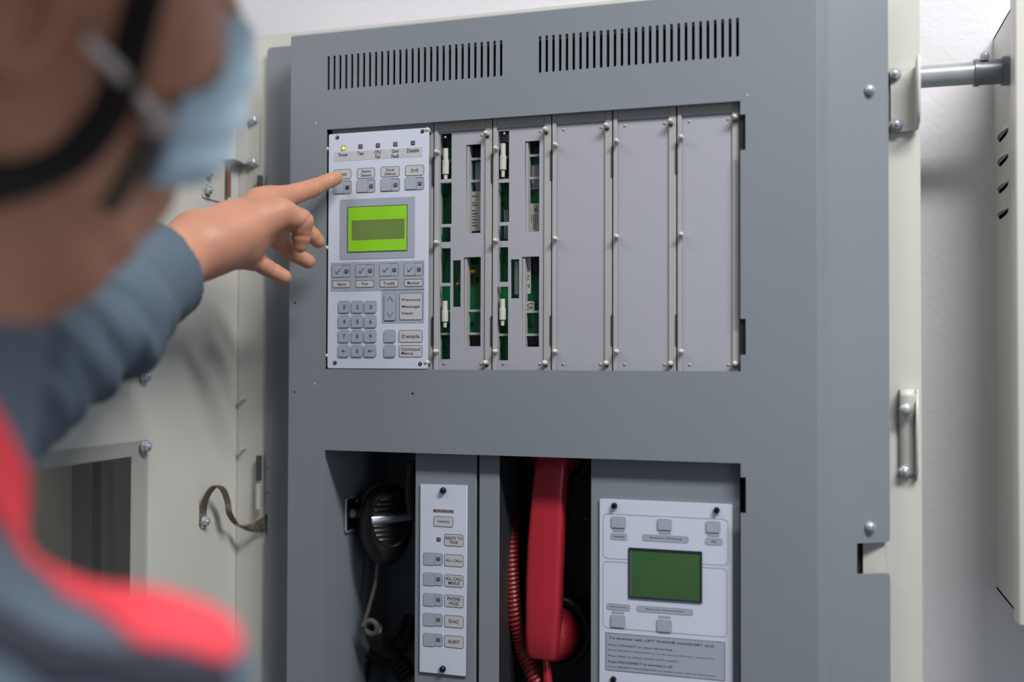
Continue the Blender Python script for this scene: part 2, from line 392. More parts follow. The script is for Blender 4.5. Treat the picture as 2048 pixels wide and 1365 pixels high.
# two open circuit modules
def rects(lst, Y): return [rr(*R4(*q, Y)) for q in lst]
open_lab = ['open circuit module with orange capacitor, next to the white control plate', 'open circuit module with round white label, left of the blank covers']
OM = [dict(slots=[(881, 268, 903, 358), (881, 366, 903, 448), (881, 455, 901, 484), (882, 497, 901, 566), (880, 573, 900, 719)],
           win=[(932.5, 290, 961, 466), (928, 515, 961, 693)], small=(906, 521, 921, 614)),
      dict(slots=[(997, 263, 1018, 358), (997, 366, 1018, 444), (997, 452, 1016, 482), (998, 495, 1016, 564), (995, 574, 1016, 721)],
           win=[(1050, 283, 1078.5, 463), (1044, 514, 1078, 694)], small=(1022, 519, 1038, 597))]
for i in range(2):
    x0, x1 = edges[1+i], edges[2+i]; d = OM[i]
    t = thing('open_module', open_lab[i], 'module', (x0, YM, zb), 'open circuit modules')
    a, c = rim_tray(t, x0, x1)
    Yf = YM+.0012
    hs = rects(d['slots'], Yf)+rects(d['win'], Yf)+rects([d['small']], Yf)
    plate('front_plate', rr(a, zb, c, uz1-.0072), hs, Yf, Yf+.0016, TRAY, t)
    common(t, x0, x1); side_slots(t, x0)
    # inner lip along the left side of each window
    for q in d['win']:
        wx0, wz0, wx1, wz1 = R4(*q, Yf)
        MB().box(wx0+.0002, wx0+.0026, Yf+.0012, Yf+.010, wz0, wz1).build('window_lip', TRAYRIM, t)
        # dark bits, cross ties and chips behind
    Yp = YM+.017
    MB().box(x0+.001, x1-.001, Yp, Yp+.0016, zb, zt).build('circuit_board', PCB, t)
    MB().box(x0+.0012, x0+.0022, Yf+.002, Yp, zb, zt).build('side_wall', DGRAY, t)
    w0, w1 = R4(*d['win'][0], Yf), R4(*d['win'][1], Yf)
    off = .118 if i == 0 else .118
    for k, (win, zs) in enumerate(((d['win'][0], (319 if i == 0 else 312, 363 if i == 0 else 357)), (d['win'][1], (622 if i == 0 else 624, 668 if i == 0 else 670)))):
        for zpx in zs:
            z = at(win[0], zpx, Yf+.006).z
            MB().box(x0+.003, x1-.007, Yf+.006, Yf+.008, z-.0011, z+.0011).build('cross_tie', TRAYRIM, t)
    # dark chips behind the top and the bottom of the windows
    for (l, tt, r, bb) in ((d['win'][0][0]+4, d['win'][0][1]+2, d['win'][0][2]+6, 318 if i == 0 else 310), (d['win'][1][0]+4, 671, d['win'][1][2]+6, 692)):
        q = R4(l, tt, r, bb, Yp-.003); MB().box(q[0], q[2], Yp-.004, Yp, q[1], q[3], .0005, 1).build('chip', CHIP, t)
    # dotted solder pins
    sp = MB()
    for k in range(90):
        z = random.uniform(w1[1], w0[3]); x = random.uniform(x0+.006, x1-.006)
        sp.box(x-.0003, x+.0003, Yp-.0004, Yp, z-.0003, z+.0003)
    o = sp.build('solder_pins', STEEL, t); o['kind'] = 'stuff'
    # vertical traces
    tr = MB()
    for k in range(7):
        x = x0+.008+k*.0055; tr.box(x, x+.0006, Yp-.0002, Yp, zb+.01, zt-.04)
    tr.build('board_traces', mat('pcb_trace', (20, 108, 62), .4, var=.1), t)
    # white latch cylinders seen in the left slots
    lx = at(889 if i == 0 else 1004, 330, Yf).x
    for (py0, py1) in (((296, 318), (604, 625))[0:1]+((604, 625),)) if False else (((296, 362)), ((602, 655))):
        za, zc = at(890, py0, Yf).z, at(890, py1, Yf).z
        if i == 1: za += .0012; zc += .0012
        b = MB(); b.lathe((lx, Yf+.003, zc), (0, 0, 1), [(0, .0016), ((za-zc)*.2, .0019), ((za-zc)*.22, .0031), ((za-zc)*.62, .0033), ((za-zc)*.64, .0026), ((za-zc), .0024)], 14)
        lt = b.build('latch', KNOB, t, True, 40)
    # labels
    LW = mat('paper_label', (176, 176, 174), .6, var=.03)
    if i == 0:
        q = R4(936, 384, 959.5, 462, Yp-.006); MB().box(q[0], q[2]+.001, Yp-.0065, Yp-.006, q[1], q[3]).build('paper_label', LW, t)
        for k, yy in enumerate((392, 405, 410, 421, 427, 433, 439, 445, 451)):
            x = 936.8; text('-'*(7 if k % 2 else 10), x, yy, x+(14 if k % 2 else 18), yy+1.4, Yp-.0067, INK, t)
        OR = mat('orange_capacitor', (196, 128, 20), .4, var=.03)
        p = at(946, 543, Yp-.004); MB().ellipsoid((p.x, p.y, p.z), (.0042, .003, .0022)).build('capacitor', OR, t, True)
        p = at(917, 569, Yp-.004); MB().ellipsoid((p.x, p.y, p.z), (.0026, .0026, .002)).build('capacitor', OR, t, True)
        for (l, tt, r, bb) in ((941, 517, 953, 528), (942, 553, 953, 566)):
            q = R4(l, tt, r, bb, Yp-.003); MB().box(q[0], q[2], Yp-.003, Yp, q[1], q[3]).build('chip', CHIP, t)
        q = R4(951, 325, 965, 384, Yp-.004); MB().box(q[0], q[2], Yp-.004, Yp, q[1], q[3]).build('relay', TRAY, t)
    else:
        q = R4(1050, 408, 1077.5, 463, Yp-.006); MB().box(q[0], q[2]+.002, Yp-.0065, Yp-.006, q[1], q[3]).build('paper_label', LW, t)
        for k in range(7):
            l = 1052+k*3.6; z0_, z1_ = 429, 458 if k % 3 else 446
            qq = R4(l, z0_, l+1, z1_, Yp-.0067); MB().box(qq[0], qq[2], Yp-.0067, Yp-.0065, qq[1], qq[3]).build('barcode_bar', INK, t)
        text('K', 1069, 415, 1077, 424, Yp-.0067, INK, t)
        q = R4(1053, 417, 1062, 425, Yp-.0067); MB().box(q[0], q[2], Yp-.0068, Yp-.0065, q[1], q[3]).build('gold_sticker', mat('gold_print', (178, 140, 60), .5, var=.1), t)
        q = R4(1050, 514, 1062, 588, Yp-.006); plate('paper_label', rr(*q, .0015), [], Yp-.0065, Yp-.006, LW, t)
        q = R4(1030, 523, 1037, 590, Yp-.006); plate('paper_label', rr(*q, .0015), [], Yp-.0065, Yp-.006, LW, t)
        q = R4(1050, 603, 1069, 626, Yp-.006); plate('paper_label', rr(*q, .0015), [], Yp-.0065, Yp-.006, LW, t)
        for py in (611, 620): text('C', 1054, py-4, 1065, py+4, Yp-.0067, INK, t)
        for k, ch in enumerate(('O', 'Z', 'N')): text(ch, 1053, 535+k*16, 1059, 544+k*16, Yp-.0067, INK, t)
        for (l, tt, r, bb) in ((1063, 330, 1082, 378), (1062, 516, 1076, 548)):
            q = R4(l, tt, r, bb, Yp-.004); MB().box(q[0], q[2], Yp-.004, Yp, q[1], q[3]).build('relay', TRAY if tt < 400 else CHIP, t)
        q = R4(1002, 268, 1018, 284, Yp-.004); MB().box(q[0], q[2], Yp-.004, Yp, q[1], q[3]).build('connector', TRAYRIM, t)
        q = R4(1008, 420, 1016, 478, Yp-.004); MB().box(q[0], q[2], Yp-.004, Yp, q[1], q[3]).build('relay', TRAYRIM, t)

# ------------------------------------------------------------------ control plate elements
def solid(name, l, t, r, b_, Y0, h, m, parent, rad=.0012):
    """raised rounded key, base at Y0, height h towards the room"""
    q = R4(l, t, r, b_, Y0)
    return plate(name, rr(*q, rad), [], Y0-h, Y0+.0001, m, parent)
def ring(name, l, t, r, b_, Y0, m, parent, rad=.0016, wd=.00045, h=.0001):
    q = R4(l, t, r, b_, Y0)
    return plate(name, rr(*q, rad), [rr(q[0]+wd, q[1]+wd, q[2]-wd, q[3]-wd, max(rad-wd, .0003))], Y0-h, Y0, m, parent)
def label(s, l, t, r, b_, Y0, parent, frac=(.18, .28), name='label_window', align='CENTER', h=.00025, m=None, line=LINE):
    p = solid(name, l, t, r, b_, Y0, h, m or LABM, parent, .0016)
    q = ring('outline', l-.4, t-.4, r+.4, b_+.4, Y0-h, line, p, .0018, .0004); 
    W, H = r-l, b_-t
    tx = text(s, l+W*frac[0], t+H*frac[1], r-W*frac[0], b_-H*frac[1], Y0-h-.00015, INK, p, 'lettering', align, .95)
    return p
def led(px, py, Y0, parent, m=None, s=4.0):
    p = solid('indicator', px-s, py-s, px+s, py+s, Y0, .0004, mat('led_off', (78, 74, 88), .3, var=0), parent, .0004)
    if m is None: m = mat('led_lens', (112, 108, 122), .25, var=0)
    c = at(px, py, Y0-.0004)
    solid('lens', px-s*.5, py-s*.5, px+s*.5, py+s*.5, Y0-.0004, .0003, m, p, .0002)
def keyled(l, t, r, b_, Y0, parent, split=.6, mark=None, m_led=None):
    """a wide key split into a push area and a lamp field"""
    sl = (t-b_)*0
    xm = l+(r-l)*split
    k = solid('key', l, t, xm-.4, b_, Y0, .0007, KEYM, parent, .0010)
    k2 = solid('lamp_field', xm+.4, t, r, b_, Y0, .0004, KEYM, parent, .0010)
    ring('outline', l-.8, t-.8, r+.8, b_+.9, Y0, LINE, k, .0016, .0006, .0003)
    mm = l+(r-l)*(split+(1-split)/2); led(mm, (t+b_)/2, Y0-.0004, k2, m_led, 3.6)
    return k
def blockline(l, y, r, Y0, parent):
    q = R4(l, y, r, y+.9, Y0); MB().box(q[0], q[2], Y0-.0002, Y0, q[1], q[3]).build('rule', LINE, parent)
# ---- display module
dm = thing('display_module', 'white control plate with green display and keypad under the pointing finger', 'control panel', (edges[0], YM, zb))
MB().box(edges[0]+.0004, edges[1]-.0006, YM, YM+.006, zb, zt, .0004, 1).build('tray', TRAYRIM, dm)
YD = .0012
q = R4(658, 269, 854.5, 738, YD)
plate('face_plate', rr(*q, .0015), [], YD, YD+.003, WHITE, dm)
MB().box(q[0]+.004, q[2]-.004, YD+.003, YM, q[1]+.004, q[3]-.004).build('spacer', DGRAY, dm)
for px, py in ((675, 275), (845, 262.5), (670, 726), (840.5, 728)):
    p = at(px, py, YD); s = screw((p.x, YD, p.z), (0, -1, 0), .0018, BLACKM, dm, h=.0010, slot=False, seg=14)
    MB().lathe((p.x, YD-.0010, p.z), (0, -1, 0), [(0, .0007), (.0002, .0006)], 8).build('socket', GALV, s)
for (py) in ((262), (725)):
    z = at(860, py, YM).z; x = edges[1]-.0045
    pad(x, z-.001, YM-.0002, dm); knob(x, z, YM, dm)
for py in (300, 497, 712):
    p = at(657.5, py, YM); knob(p.x+.0008, p.z, YM-.001, dm, .0018, .006)
    MB().box(p.x-.001, p.x+.001, YM-.0005, YM, p.z-.006, p.z-.001).build('finger_slot', DARK, dm)
# indicator row
solid('legend_strip', 668.5, 305, 845, 313, YD, .00015, LABM, dm, .0004)
GREEN = mat('led_lit', (176, 214, 0), .3, var=0, emit=1.6)
led(687, 296, YD, dm, GREEN, 4.0)
p = at(687, 296.5, YD-.0005); MB().ellipsoid((p.x, p.y, p.z), (.0017, .0012, .0017), seg=14).build('lit_lamp', GREEN, dm, True)
for px, py in ((721, 293), (756, 291), (791, 288.5), (826, 286)): led(px, py, YD, dm)
for s, l, t, r, b_ in (('Power', 677.5, 306.5, 696, 312.5), ('Test', 715, 303.5, 727.5, 310), ('CPU\nFail', 748.5, 301.5, 762, 316.5), ('Gnd\nFault', 783, 299, 798, 315), ('Disable', 814, 297.5, 838, 304)):
    text(s, l, t, r, b_, YD-.0004, INK, dm)
for s, l, t, r, b_, f in (('Reset', 667, 340, 702, 357, (.24, .32)), ('Alarm\nSilence', 714.5, 337.5, 749.5, 355.5, (.2, .16)), ('Panel\nSilence', 762, 334.5, 798.5, 352.5, (.2, .16)), ('Drill', 811, 331.8, 847.5, 350, (.31, .34))):
    label(s, l, t, r, b_, YD, dm, f)
for l, t, r, b_, ml in ((667, 363.5, 702, 387, mat('led_red_off', (86, 44, 56), .3, var=0)), (714, 361.3, 749.5, 384, None), (762, 359, 798.5, 381.5, None), (810.5, 356.3, 847, 378.5, None)):
    keyled(l, t, r, b_, YD, dm, .6, None, ml)
# display
solid('display_surround', 680.5, 400, 829.5, 515.5, YD, .0003, ZONE, dm, .0003)
LCD = mat('lcd_lit', (114, 170, 34), .18, var=.10, vscale=22, emit=.36)
scr = solid('display', 697, 415.5, 813.5, 500, YD-.0003, .0004, LCD, dm, .0003)
ring('bezel', 695.8, 414.3, 814.7, 501.2, YD-.0003, LINE, dm, .0004, .0005, .0006)
solid('text_band', 703.5, 441.5, 809, 477.5, YD-.0007, .0001, mat('lcd_band', (94, 118, 62), .2, var=.05, emit=.12), scr, .0001)
# acknowledge field
solid('acknowledge_field', 661.5, 526, 848.5, 580, YD, .0002, ZONE, dm, .0003)
solid('message_field', 763.5, 580.4, 848, 646.5, YD, .0002, ZONE, dm, .0003)
YZ0 = YD-.0002
for s, l, t, r, b_, f in (('Alarm', 665.5, 531.5, 700, 575, .24), ('Sup', 712, 530, 747.5, 574.5, .33), ('Trouble', 760, 528, 796, 573.5, .18), ('Monitor', 809, 527, 845.5, 572.5, .16)):
    H = b_-t; k = keyled(l, t, r, t+H*.53, YZ0, dm, .6)
    solid('spacer_bar', l, t+H*.55, r, t+H*.68, YZ0, .0003, KEYM, dm, .0004)
    label(s, l, t+H*.71, r, b_, YZ0, dm, (f, .26))
    cx_, cy_ = l+(r-l)*.3, t+H*.27
    pts = [at(cx_+dx, cy_+dy, YZ0-.0009) for dx, dy in ((-4.5, 0), (-2, 4), (5, -5.5))]
    MB().tube([pts[0], pts[1]], .0004, 6).tube([pts[1], pts[2]], [.0004, .00025], 6).build('check_mark', INK, k)
# keypad
for rr_, (t, b_) in enumerate(((603, 626), (632, 655.5), (661.5, 685), (691, 714.2))):
    for cc, (l, r) in enumerate(((678, 699), (704, 726), (730, 752.3))):
        dx = -rr_*.25
        k = solid('number_key', l+dx, t, r+dx, b_, YD, .0011, KEYM, dm, .0014)
        ring('outline', l+dx-.7, t-.7, r+dx+.7, b_+.9, YD, LINE, k, .0018, .0005, .0002)
        ch = (('1', '2', '3'), ('4', '5', '6'), ('7', '8', '9'), ('<', '0', '<'))[rr_][cc]; mx_, my_ = (l+r)/2+dx, (t+b_)/2; Yk = YD-.00125
        if ch == '<':
            tri = [at(mx_+a_, my_+c_, Yk) for a_, c_ in ((-5.5, 0), (-.5, -3.2), (-.5, 3.2))]
            bb = MB(); bb.bm.faces.new([bb.bm.verts.new(v) for v in tri])
            bb.tube([at(mx_-1, my_, Yk), at(mx_+5.5, my_, Yk)], .00014, 5)
            if cc == 2: bb.tube([at(mx_+5.5, my_, Yk), at(mx_+5.5, my_-4, Yk)], .00014, 5)
            bb.build('arrow_mark', INK, k)
        else: text(ch, mx_-(2.6 if ch != '1' else 1.5), my_-4.2, mx_+(2.6 if ch != '1' else 1.2), my_+4.2, Yk, INK, k)
k = solid('arrow_key', 769.5, 587.3, 791, 641, YZ0, .0010, KEYM, dm, .0012); ring('outline', 768.7, 586.5, 791.8, 642, YZ0, LINE, k, .0016, .0005, .0002)
for pts in (((774.5, 603), (780, 594), (786, 603)), ((774.5, 625.5), (780, 634), (786, 625.5))):
    w3 = [at(a_, c_, YZ0-.0011) for a_, c_ in pts]; MB().tube(w3, .0003, 6).build('chevron', INK, k)
label('Previous\n\nMessage\n\nNext', 799.3, 587, 845, 639.5, YZ0, dm, (.1, .2), align='LEFT')
for t, b_, s, f in ((661, 685, 'Details', (.12, .36)), (691, 714.5, 'Command\nMenus', (.1, .2))):
    k = solid('function_key', 769, t, 790, b_, YD, .0011, KEYM, dm, .0014); ring('outline', 768.3, t-.7, 790.7, b_+.9, YD, LINE, k, .0018, .0005, .0002)
    p = label(s, 798, t, 844.5, b_, YD, dm, f, align='LEFT')

# ------------------------------------------------------------------ lower opening: microphone well, paging plate, phone well, phone plate
YG = 0.012
zlow = 1.0
def gx(px, Y): return at(px, 1150, Y).x
ptop = lz1+.012
WB = 0.15
# wells belong to the cabinet
mx0, mx1 = ux0-.001, gx(829.5, YG)
b = MB(); b.box(mx0-.002, mx0, .003, WB, zlow, ptop); b.box(mx0, mx1+.03, WB-.002, WB, zlow, ptop); b.box(mx0, mx1, .003, WB-.002, lz1+.0005, lz1+.002)
b.build('microphone_well', GRAY, cab)
px0, px1 = gx(998.5, YG), gx(1180.5, YG)
b = MB(); b.box(px0-.002, px0, YG+.002, .10, zlow, ptop); b.box(px1, px1+.002, YG+.002, .10, zlow, ptop); b.box(px0-.002, px1+.002, .10, .102, zlow, ptop); b.box(px0-.002, px1+.002, .003, .10, lz1+.0005, lz1+.002)
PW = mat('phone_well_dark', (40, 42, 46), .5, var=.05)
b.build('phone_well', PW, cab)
pg = thing('paging_module', 'narrow white paging control plate beside black microphone', 'control panel', (mx1, YG, zlow))
g1 = gx(951.5, YG)
b = MB(); b.box(mx1, g1, YG, YG+.0018, zlow, ptop, .0006, 1); b.box(mx1, mx1+.0018, YG+.002, WB-.004, zlow, ptop); b.box(g1-.0018, g1, YG+.002, .06, zlow, ptop); b.build('grey_panel', GRAY, pg)
dv = MB(); dv.box(gx(957.5, YG), px0-.0003, YG, YG+.0018, zlow, ptop, .0006, 1); dv.box(gx(957.5, YG), gx(957.5, YG)+.0018, YG+.002, .06, zlow, ptop)
tag(dv.build('divider_strip', GRAY), 'narrow plain grey divider strip between paging plate and red phone', 'strip')
MB().box(g1-.004, px0-.003, .062, .064, zlow, ptop).build('gap_liner', DARK, cab)
Yq = YG-.0022
q = R4(841, 968.5, 932, 1353.5, Yq); plate('face_plate', rr(*q), [], Yq, YG, WHITE, pg)
for px, py in ((887, 981.5), (886, 1338.5)):
    p = at(px, py, Yq); s = MB(); s.lathe((p.x, Yq, p.z), (0, -1, 0), [(0, .0029), (.002, .0029), (.0036, .002), (.004, 0)], 16); s.build('screw', BLACKM, pg, True, 50)
text('MICROPHONE', 867.5, 1019.5, 906.5, 1026, Yq-.0004, INK, solid('title_strip', 866.5, 1018.5, 907.5, 1027, Yq, .0002, mat('title_grey', (150, 140, 146), .5, var=.02), pg, .0003))
FAINT = mat('faint_ink', (138, 134, 138), .5, var=0)
label('PAGING', 867.5, 1033, 906, 1055, Yq, pg, (.2, .38))
led(877.5, 1079.5, Yq, pg)
label('READY TO\nPAGE', 889, 1068.5, 926.5, 1094, Yq, pg, (.06, .18))
for t, b_, lt, lb, s, f in ((1106, 1131, 1109, 1135, 'ALL CALL', (.06, .36)), (1146, 1172, 1149.5, 1176, 'ALL CALL\nMINUS', (.06, .16)), (1187, 1213, 1190, 1216.5, 'PHONE\nPAGE', (.16, .16)),
                            (1227, 1253, 1230.5, 1257.5, 'EVAC', (.24, .34)), (1267, 1293.5, 1271, 1298, 'ALERT', (.18, .34))):
    keyled(847.5, t, 884, b_, Yq, pg, .6); label(s, 889, lt, 926.5, lb, Yq, pg, f)
# ---- phone plate
ph = thing('phone_module', 'white telephone control plate with dark green display on grey panel', 'control panel', (px1, YG, zlow))
MB().box(px1+.0004, ux1-.0012, YG, YG+.0018, zlow, ptop, .0006, 1).build('grey_panel', GRAY, ph)
MB().box(ux1-.002, ux1+.0045, YG+.004, YG+.006, zlow, ptop).build('gap_backing', DARK, ph)
q = R4(1199.5, 998.5, 1465, 1400, Yq)
plate('face_plate', rr(*q, .0008), [], Yq, YG, WHITE, ph)
for px, py in ((1229, 1012), (1433.5, 1021), (1227, 1359.5), (1432, 1374)):
    p = at(px, py, Yq); s = MB(); s.lathe((p.x, Yq, p.z), (0, -1, 0), [(0, .0027), (.002, .0027), (.0036, .0019), (.004, 0)], 16); s.build('screw', BLACKM, ph, True, 50)
FL = mat('frame_line', (158, 160, 176), .5, var=0)
ring('frame_line', 1206, 1027, 1457, 1132.5, Yq, FL, ph, .004, .0006, .0002)
ring('frame_line', 1205.5, 1122, 1455, 1276, Yq, FL, ph, .004, .0006, .0002)
def phkey(l, t, r, b_, ll, lt, lr, lb, s, f, down):
    k = solid('key', l, t, r, b_, Yq, .0012, KEYM, ph, .0015)
    c = (l+r)/2; w_ = (r-l)*.42
    if down: solid('stem', c-w_, t-7, c+w_, t-.6, Yq, .0004, KEYM, k, .0002)
    else: solid('stem', c-w_, b_+.8, c+w_, b_+7.5, Yq, .0004, KEYM, k, .0002)
    label(s, ll, lt, lr, lb, Yq, ph, f, m=KEYM, line=FL)
phkey(1223.5, 1032.5, 1252, 1056.5, 1221.5, 1066.5, 1254, 1081, 'Connect', (.16, .34), False)
phkey(1315.5, 1037, 1344, 1061, 1285, 1069, 1377, 1086.5, 'Review Pending', (.15, .3), False)
phkey(1412.5, 1041.5, 1441, 1066, 1410.5, 1076, 1445, 1091.5, 'ACK', (.34, .32), False)
phkey(1222, 1229, 1251, 1256, 1213.5, 1207, 1260, 1222.5, 'Disconnect', (.14, .34), True)
phkey(1314.5, 1238, 1344, 1265, 1273.5, 1211.5, 1386, 1231.5, 'Review Connected', (.17, .3), True)
LCD2 = mat('lcd_dark', (56, 88, 52), .2, var=.08, vscale=16, emit=.05)
s2 = solid('display', 1262, 1098.5, 1402.5, 1203.5, Yq, .0004, LCD2, ph, .0003)
ring('bezel', 1257.5, 1095.5, 1404.5, 1206.5, Yq, mat('bezel_navy', (40, 40, 62), .4, var=0), ph, .0004, .0014, .0012)
tb = solid('instruction_box', 1211.5, 1266, 1450, 1362.5, Yq, .0002, ZONE, ph, .0004); ring('outline', 1211, 1265.5, 1450.5, 1363, Yq-.0002, LINE, tb, .0005, .0004)
Yt = Yq-.0004
for s, l, t, r, b_ in (('To answer call, LIFT PHONE HANDSET and,', 1217.5, 1273.5, 1429, 1296.5), ('Press CONNECT to select call pending.', 1216, 1288.3, 1346, 1303.5), ('Press REVIEW PENDING to scroll calls pending for connection.', 1216, 1299, 1429, 1320.5),
                       ('Press ACK to silence phone call-in buzzer.', 1216, 1310, 1358, 1326.5), ('Press DISCONNECT to terminate a call.', 1216, 1321, 1346, 1337), ('Press REVIEW CONNECTED to select active calls for disconnect.', 1216, 1332, 1434, 1354.5)):
    text(s, l, t, r, b_, Yt, INK, tb)

# ------------------------------------------------------------------ hand microphone
mc = at(772, 1043, .062)
n = Vector((.68, -.73, .05)).normalized(); sx = Vector((0, 0, 1)).cross(n).normalized(); sz = n.cross(sx)
sx = -sx if sx.dot(Vector((1, 0, 0))) < 0 else sx
mrot = Matrix((sx, n, sz)).transposed()
mic = thing('hand_microphone', 'black palm microphone with silver band hanging in left grey well', 'microphone', mc)
def mp(u, d, v): return mc+sx*u+n*d+sz*v
def oval(d, sc, top=.036, bot=.042, wd=.026, nn=36, taper=.0):
    out = []
    for k in range(nn):
        t = 2*math.pi*k/nn; c, s = math.cos(t), math.sin(t)
        e = 2/2.5
        u = wd*abs(c)**e*(1 if c > 0 else -1); v = (top if s > 0 else bot)*abs(s)**e*(1 if s > 0 else -1)
        if s < 0: u *= 1-.22*abs(s)
        out.append(mp(u*sc, d, v*sc))
    return out
MB().loft([oval(-.034, .55), oval(-.032, .78), oval(-.026, .90), oval(-.010, .98), oval(.001, 1.02)]).build('rear_shell', BLACK, mic, True, 60)
MB().loft([oval(.0016, 1.0), oval(.006, .99), oval(.011, .90), oval(.0135, .76), oval(.0140, .60)]).build('front_shell', BLACK, mic, True, 60)
gr = MB()
for k in range(9):
    v = -.016+k*.0045
    if abs(v-.003) < .004: continue
    h_ = math.sqrt(max(1-(v-.002)**2/.024**2, .1))*.018
    gr.tube([mp(-h_, .0142, v), mp(0, .0150, v), mp(h_, .0142, v)], .0013, 8)
gr.build('grille_bars', mat('black_gloss', (20, 20, 22), .22, var=0), mic, True)
MB().tube([mp(-.018*math.cos(a_)*1.08, .0135, .002+.024*math.sin(a_)*1.06) for a_ in [math.radians(t) for t in range(0, 361, 15)]], .0012, 8).build('grille_ring', BLACK, mic, True)
bd = MB(); bd.tube([mp(-.019, .0142, .0030), mp(0, .0158, .0038), mp(.021, .0140, .0046)], .0040, 12, flat=.0012, flatdir=sz); bd.build('silver_band', mat('brushed_silver', (190, 192, 200), .25, metal=.9, var=0), mic, True, 60)
MB().box(-.012, .012, -.0005, .0005, -.006, .006).build('push_to_talk_pad', BLACK, mic).matrix_world = Matrix.Translation(mp(-.027, -.004, .004)) @ mrot.to_4x4() @ Matrix.Rotation(math.radians(90), 4, 'Z')
# chrome clip on the left wall
cw = atX(697, 1030, ux0)
clip = thing('microphone_clip', 'chrome microphone holder plate on left wall of the well', 'clip', cw)
ya, yb = atX(689, 1030, ux0).y, atX(707, 1030, ux0).y+.006
za, zb2 = atX(697, 994, ux0).z, atX(697, 1064, ux0).z
plate('plate', rr(ya, zb2, yb, za, .003), [], ux0, ux0+.0016, STEEL, clip, YZ)
plate('inner_pad', rr(ya+.002, zb2+.002, yb-.001, za-.002, .002), [], ux0+.0016, ux0+.002, BLACK, clip, YZ)
bolt((ux0+.002, (ya+yb)/2, (za+zb2)/2), (1, 0, 0), .0035, clip)
for f in (.18, .82): MB().lathe((ux0+.002, yb-.002, zb2+(za-zb2)*f), (1, 0, 0), [(0, .0024), (.003, .0022), (.004, 0)], 12).build('rivet', STEEL, clip, True)
MB().cyl((ux0+.002, (ya+yb)/2+.006, (za+zb2)/2), mp(-.0, -.030, 0), .006, 14).build('hook_post', STEEL, clip, True)
# microphone cord: straight lead, then a coil
def helix(path, R, turns, r, seg=7, per=14):
    pts = [Vector(p) for p in path]; n_ = turns*per
    Ls = [0]
    for a_, c_ in zip(pts, pts[1:]): Ls.append(Ls[-1]+(c_-a_).length)
    out = []
    def pos(s):
        for i in range(len(pts)-1):
            if s <= Ls[i+1] or i == len(pts)-2:
                f = (s-Ls[i])/(Ls[i+1]-Ls[i]); return pts[i].lerp(pts[i+1], f), (pts[i+1]-pts[i]).normalized()
    for k in range(n_+1):
        s = Ls[-1]*k/n_
        p, _ = pos(s); a1, _ = pos(max(s-.006, 0)); a2, _ = pos(min(s+.006, Ls[-1])); t = (a2-a1).normalized()
        u = Vector((0, 1, 0)).cross(t)
        u = u.normalized() if u.length > .2 else Vector((1, 0, 0)).cross(t).normalized()
        v = t.cross(u); an = 2*math.pi*k/per
        out.append(p+u*math.cos(an)*R+v*math.sin(an)*R)
    return out
def smooth_path(ctrl, n_=8):
    P = [Vector(c) for c in ctrl]; P = [P[0]*2-P[1]]+P+[P[-1]*2-P[-2]]; out = []
    for i in range(1, len(P)-2):
        for k in range(n_):
            t = k/n_; a_, b2, c_, d_ = P[i-1], P[i], P[i+1], P[i+2]
            out.append(.5*((2*b2)+(-a_+c_)*t+(2*a_-5*b2+4*c_-d_)*t*t+(-a_+3*b2-3*c_+d_)*t**3))
    return out+[P[-2]]
CORDB = mat('black_cord', (30, 28, 28), .4, var=.05); CORDG = mat('worn_cord', (96, 90, 84), .45, var=.1)
Yc = .064
lead = smooth_path([mp(0, -.004, -.040), at(757, 1125, Yc), at(750, 1170, Yc), at(738, 1215, Yc-.002), at(729, 1245, Yc-.004)], 8)
ringp = []
rc = at(744, 1254, Yc-.004)
for k in range(1, 19):
    a_ = math.radians(170+20*k); ringp.append(rc+Vector((math.cos(a_)*.0068, -.0003*k, math.sin(a_)*.0068)))
MB().tube(lead+ringp, [.0019]*len(lead)+[.0027]*len(ringp), 9).build('cord_lead', CORDG, mic, True)
ax = smooth_path([at(746, 1258, Yc), at(752, 1275, Yc+.012), at(765, 1292, Yc+.03), at(790, 1300, Yc+.05), at(812, 1275, Yc+.065), at(826, 1235, Yc+.07)], 8)
MB().tube(helix(ax, .0072, 26, .0024), .0023, 7).build('cord_coil', CORDB, mic, True)
ax = smooth_path([at(715, 1390, .10), at(722, 1330, .10), at(745, 1310, .11), at(790, 1320, .12), at(820, 1360, .12)], 8)
MB().tube(helix(ax, .009, 18, .0024), .0026, 7).build('cord_coil', CORDB, mic, True)
# conduit clip black things at the right of the well
b = MB(); b.tube([at(826, 925, .05), at(822, 950, .05), at(820, 985, .052), at(826, 1030, .05)], .006, 10); tag(b.build('cable_loom', CORDB, None, True), 'short black cable behind the microphone beside the paging plate', 'cable')

# ------------------------------------------------------------------ red telephone handset
hs_o = thing('telephone_handset', 'red telephone handset hanging upright in dark well', 'telephone', at(1090, 1200, .04))
def hsec(px_c, py, Yc_, wd, dp, bow=0):
    c = at(px_c, py, Yc_); out = []
    for k in range(28):
        t = 2*math.pi*k/28; cc, ss = math.cos(t), math.sin(t); e = 2/5.5
        out.append(Vector((c.x+wd*abs(cc)**e*(1 if cc > 0 else -1), c.y+dp*abs(ss)**e*(1 if ss > 0 else -1), c.z)))
    return out
secs = [hsec(1112, 872, 0.0520, .0125, .010), hsec(1108, 900, 0.0460, .0145, .012), hsec(1104, 940, 0.0410, .0150, .0125), hsec(1099, 990, 0.0385, .0152, .0115), hsec(1096, 1040, 0.0380, .0158, .0105),
        hsec(1093, 1090, 0.0385, .0162, .0105), hsec(1090.5, 1150, 0.0390, .0163, .0105), hsec(1089, 1210, 0.0395, .0160, .011), hsec(1088, 1260, 0.0410, .0155, .0120), hsec(1087.5, 1300, 0.0430, .0146, .0125), hsec(1088, 1312, 0.0450, .0132, .0118)]
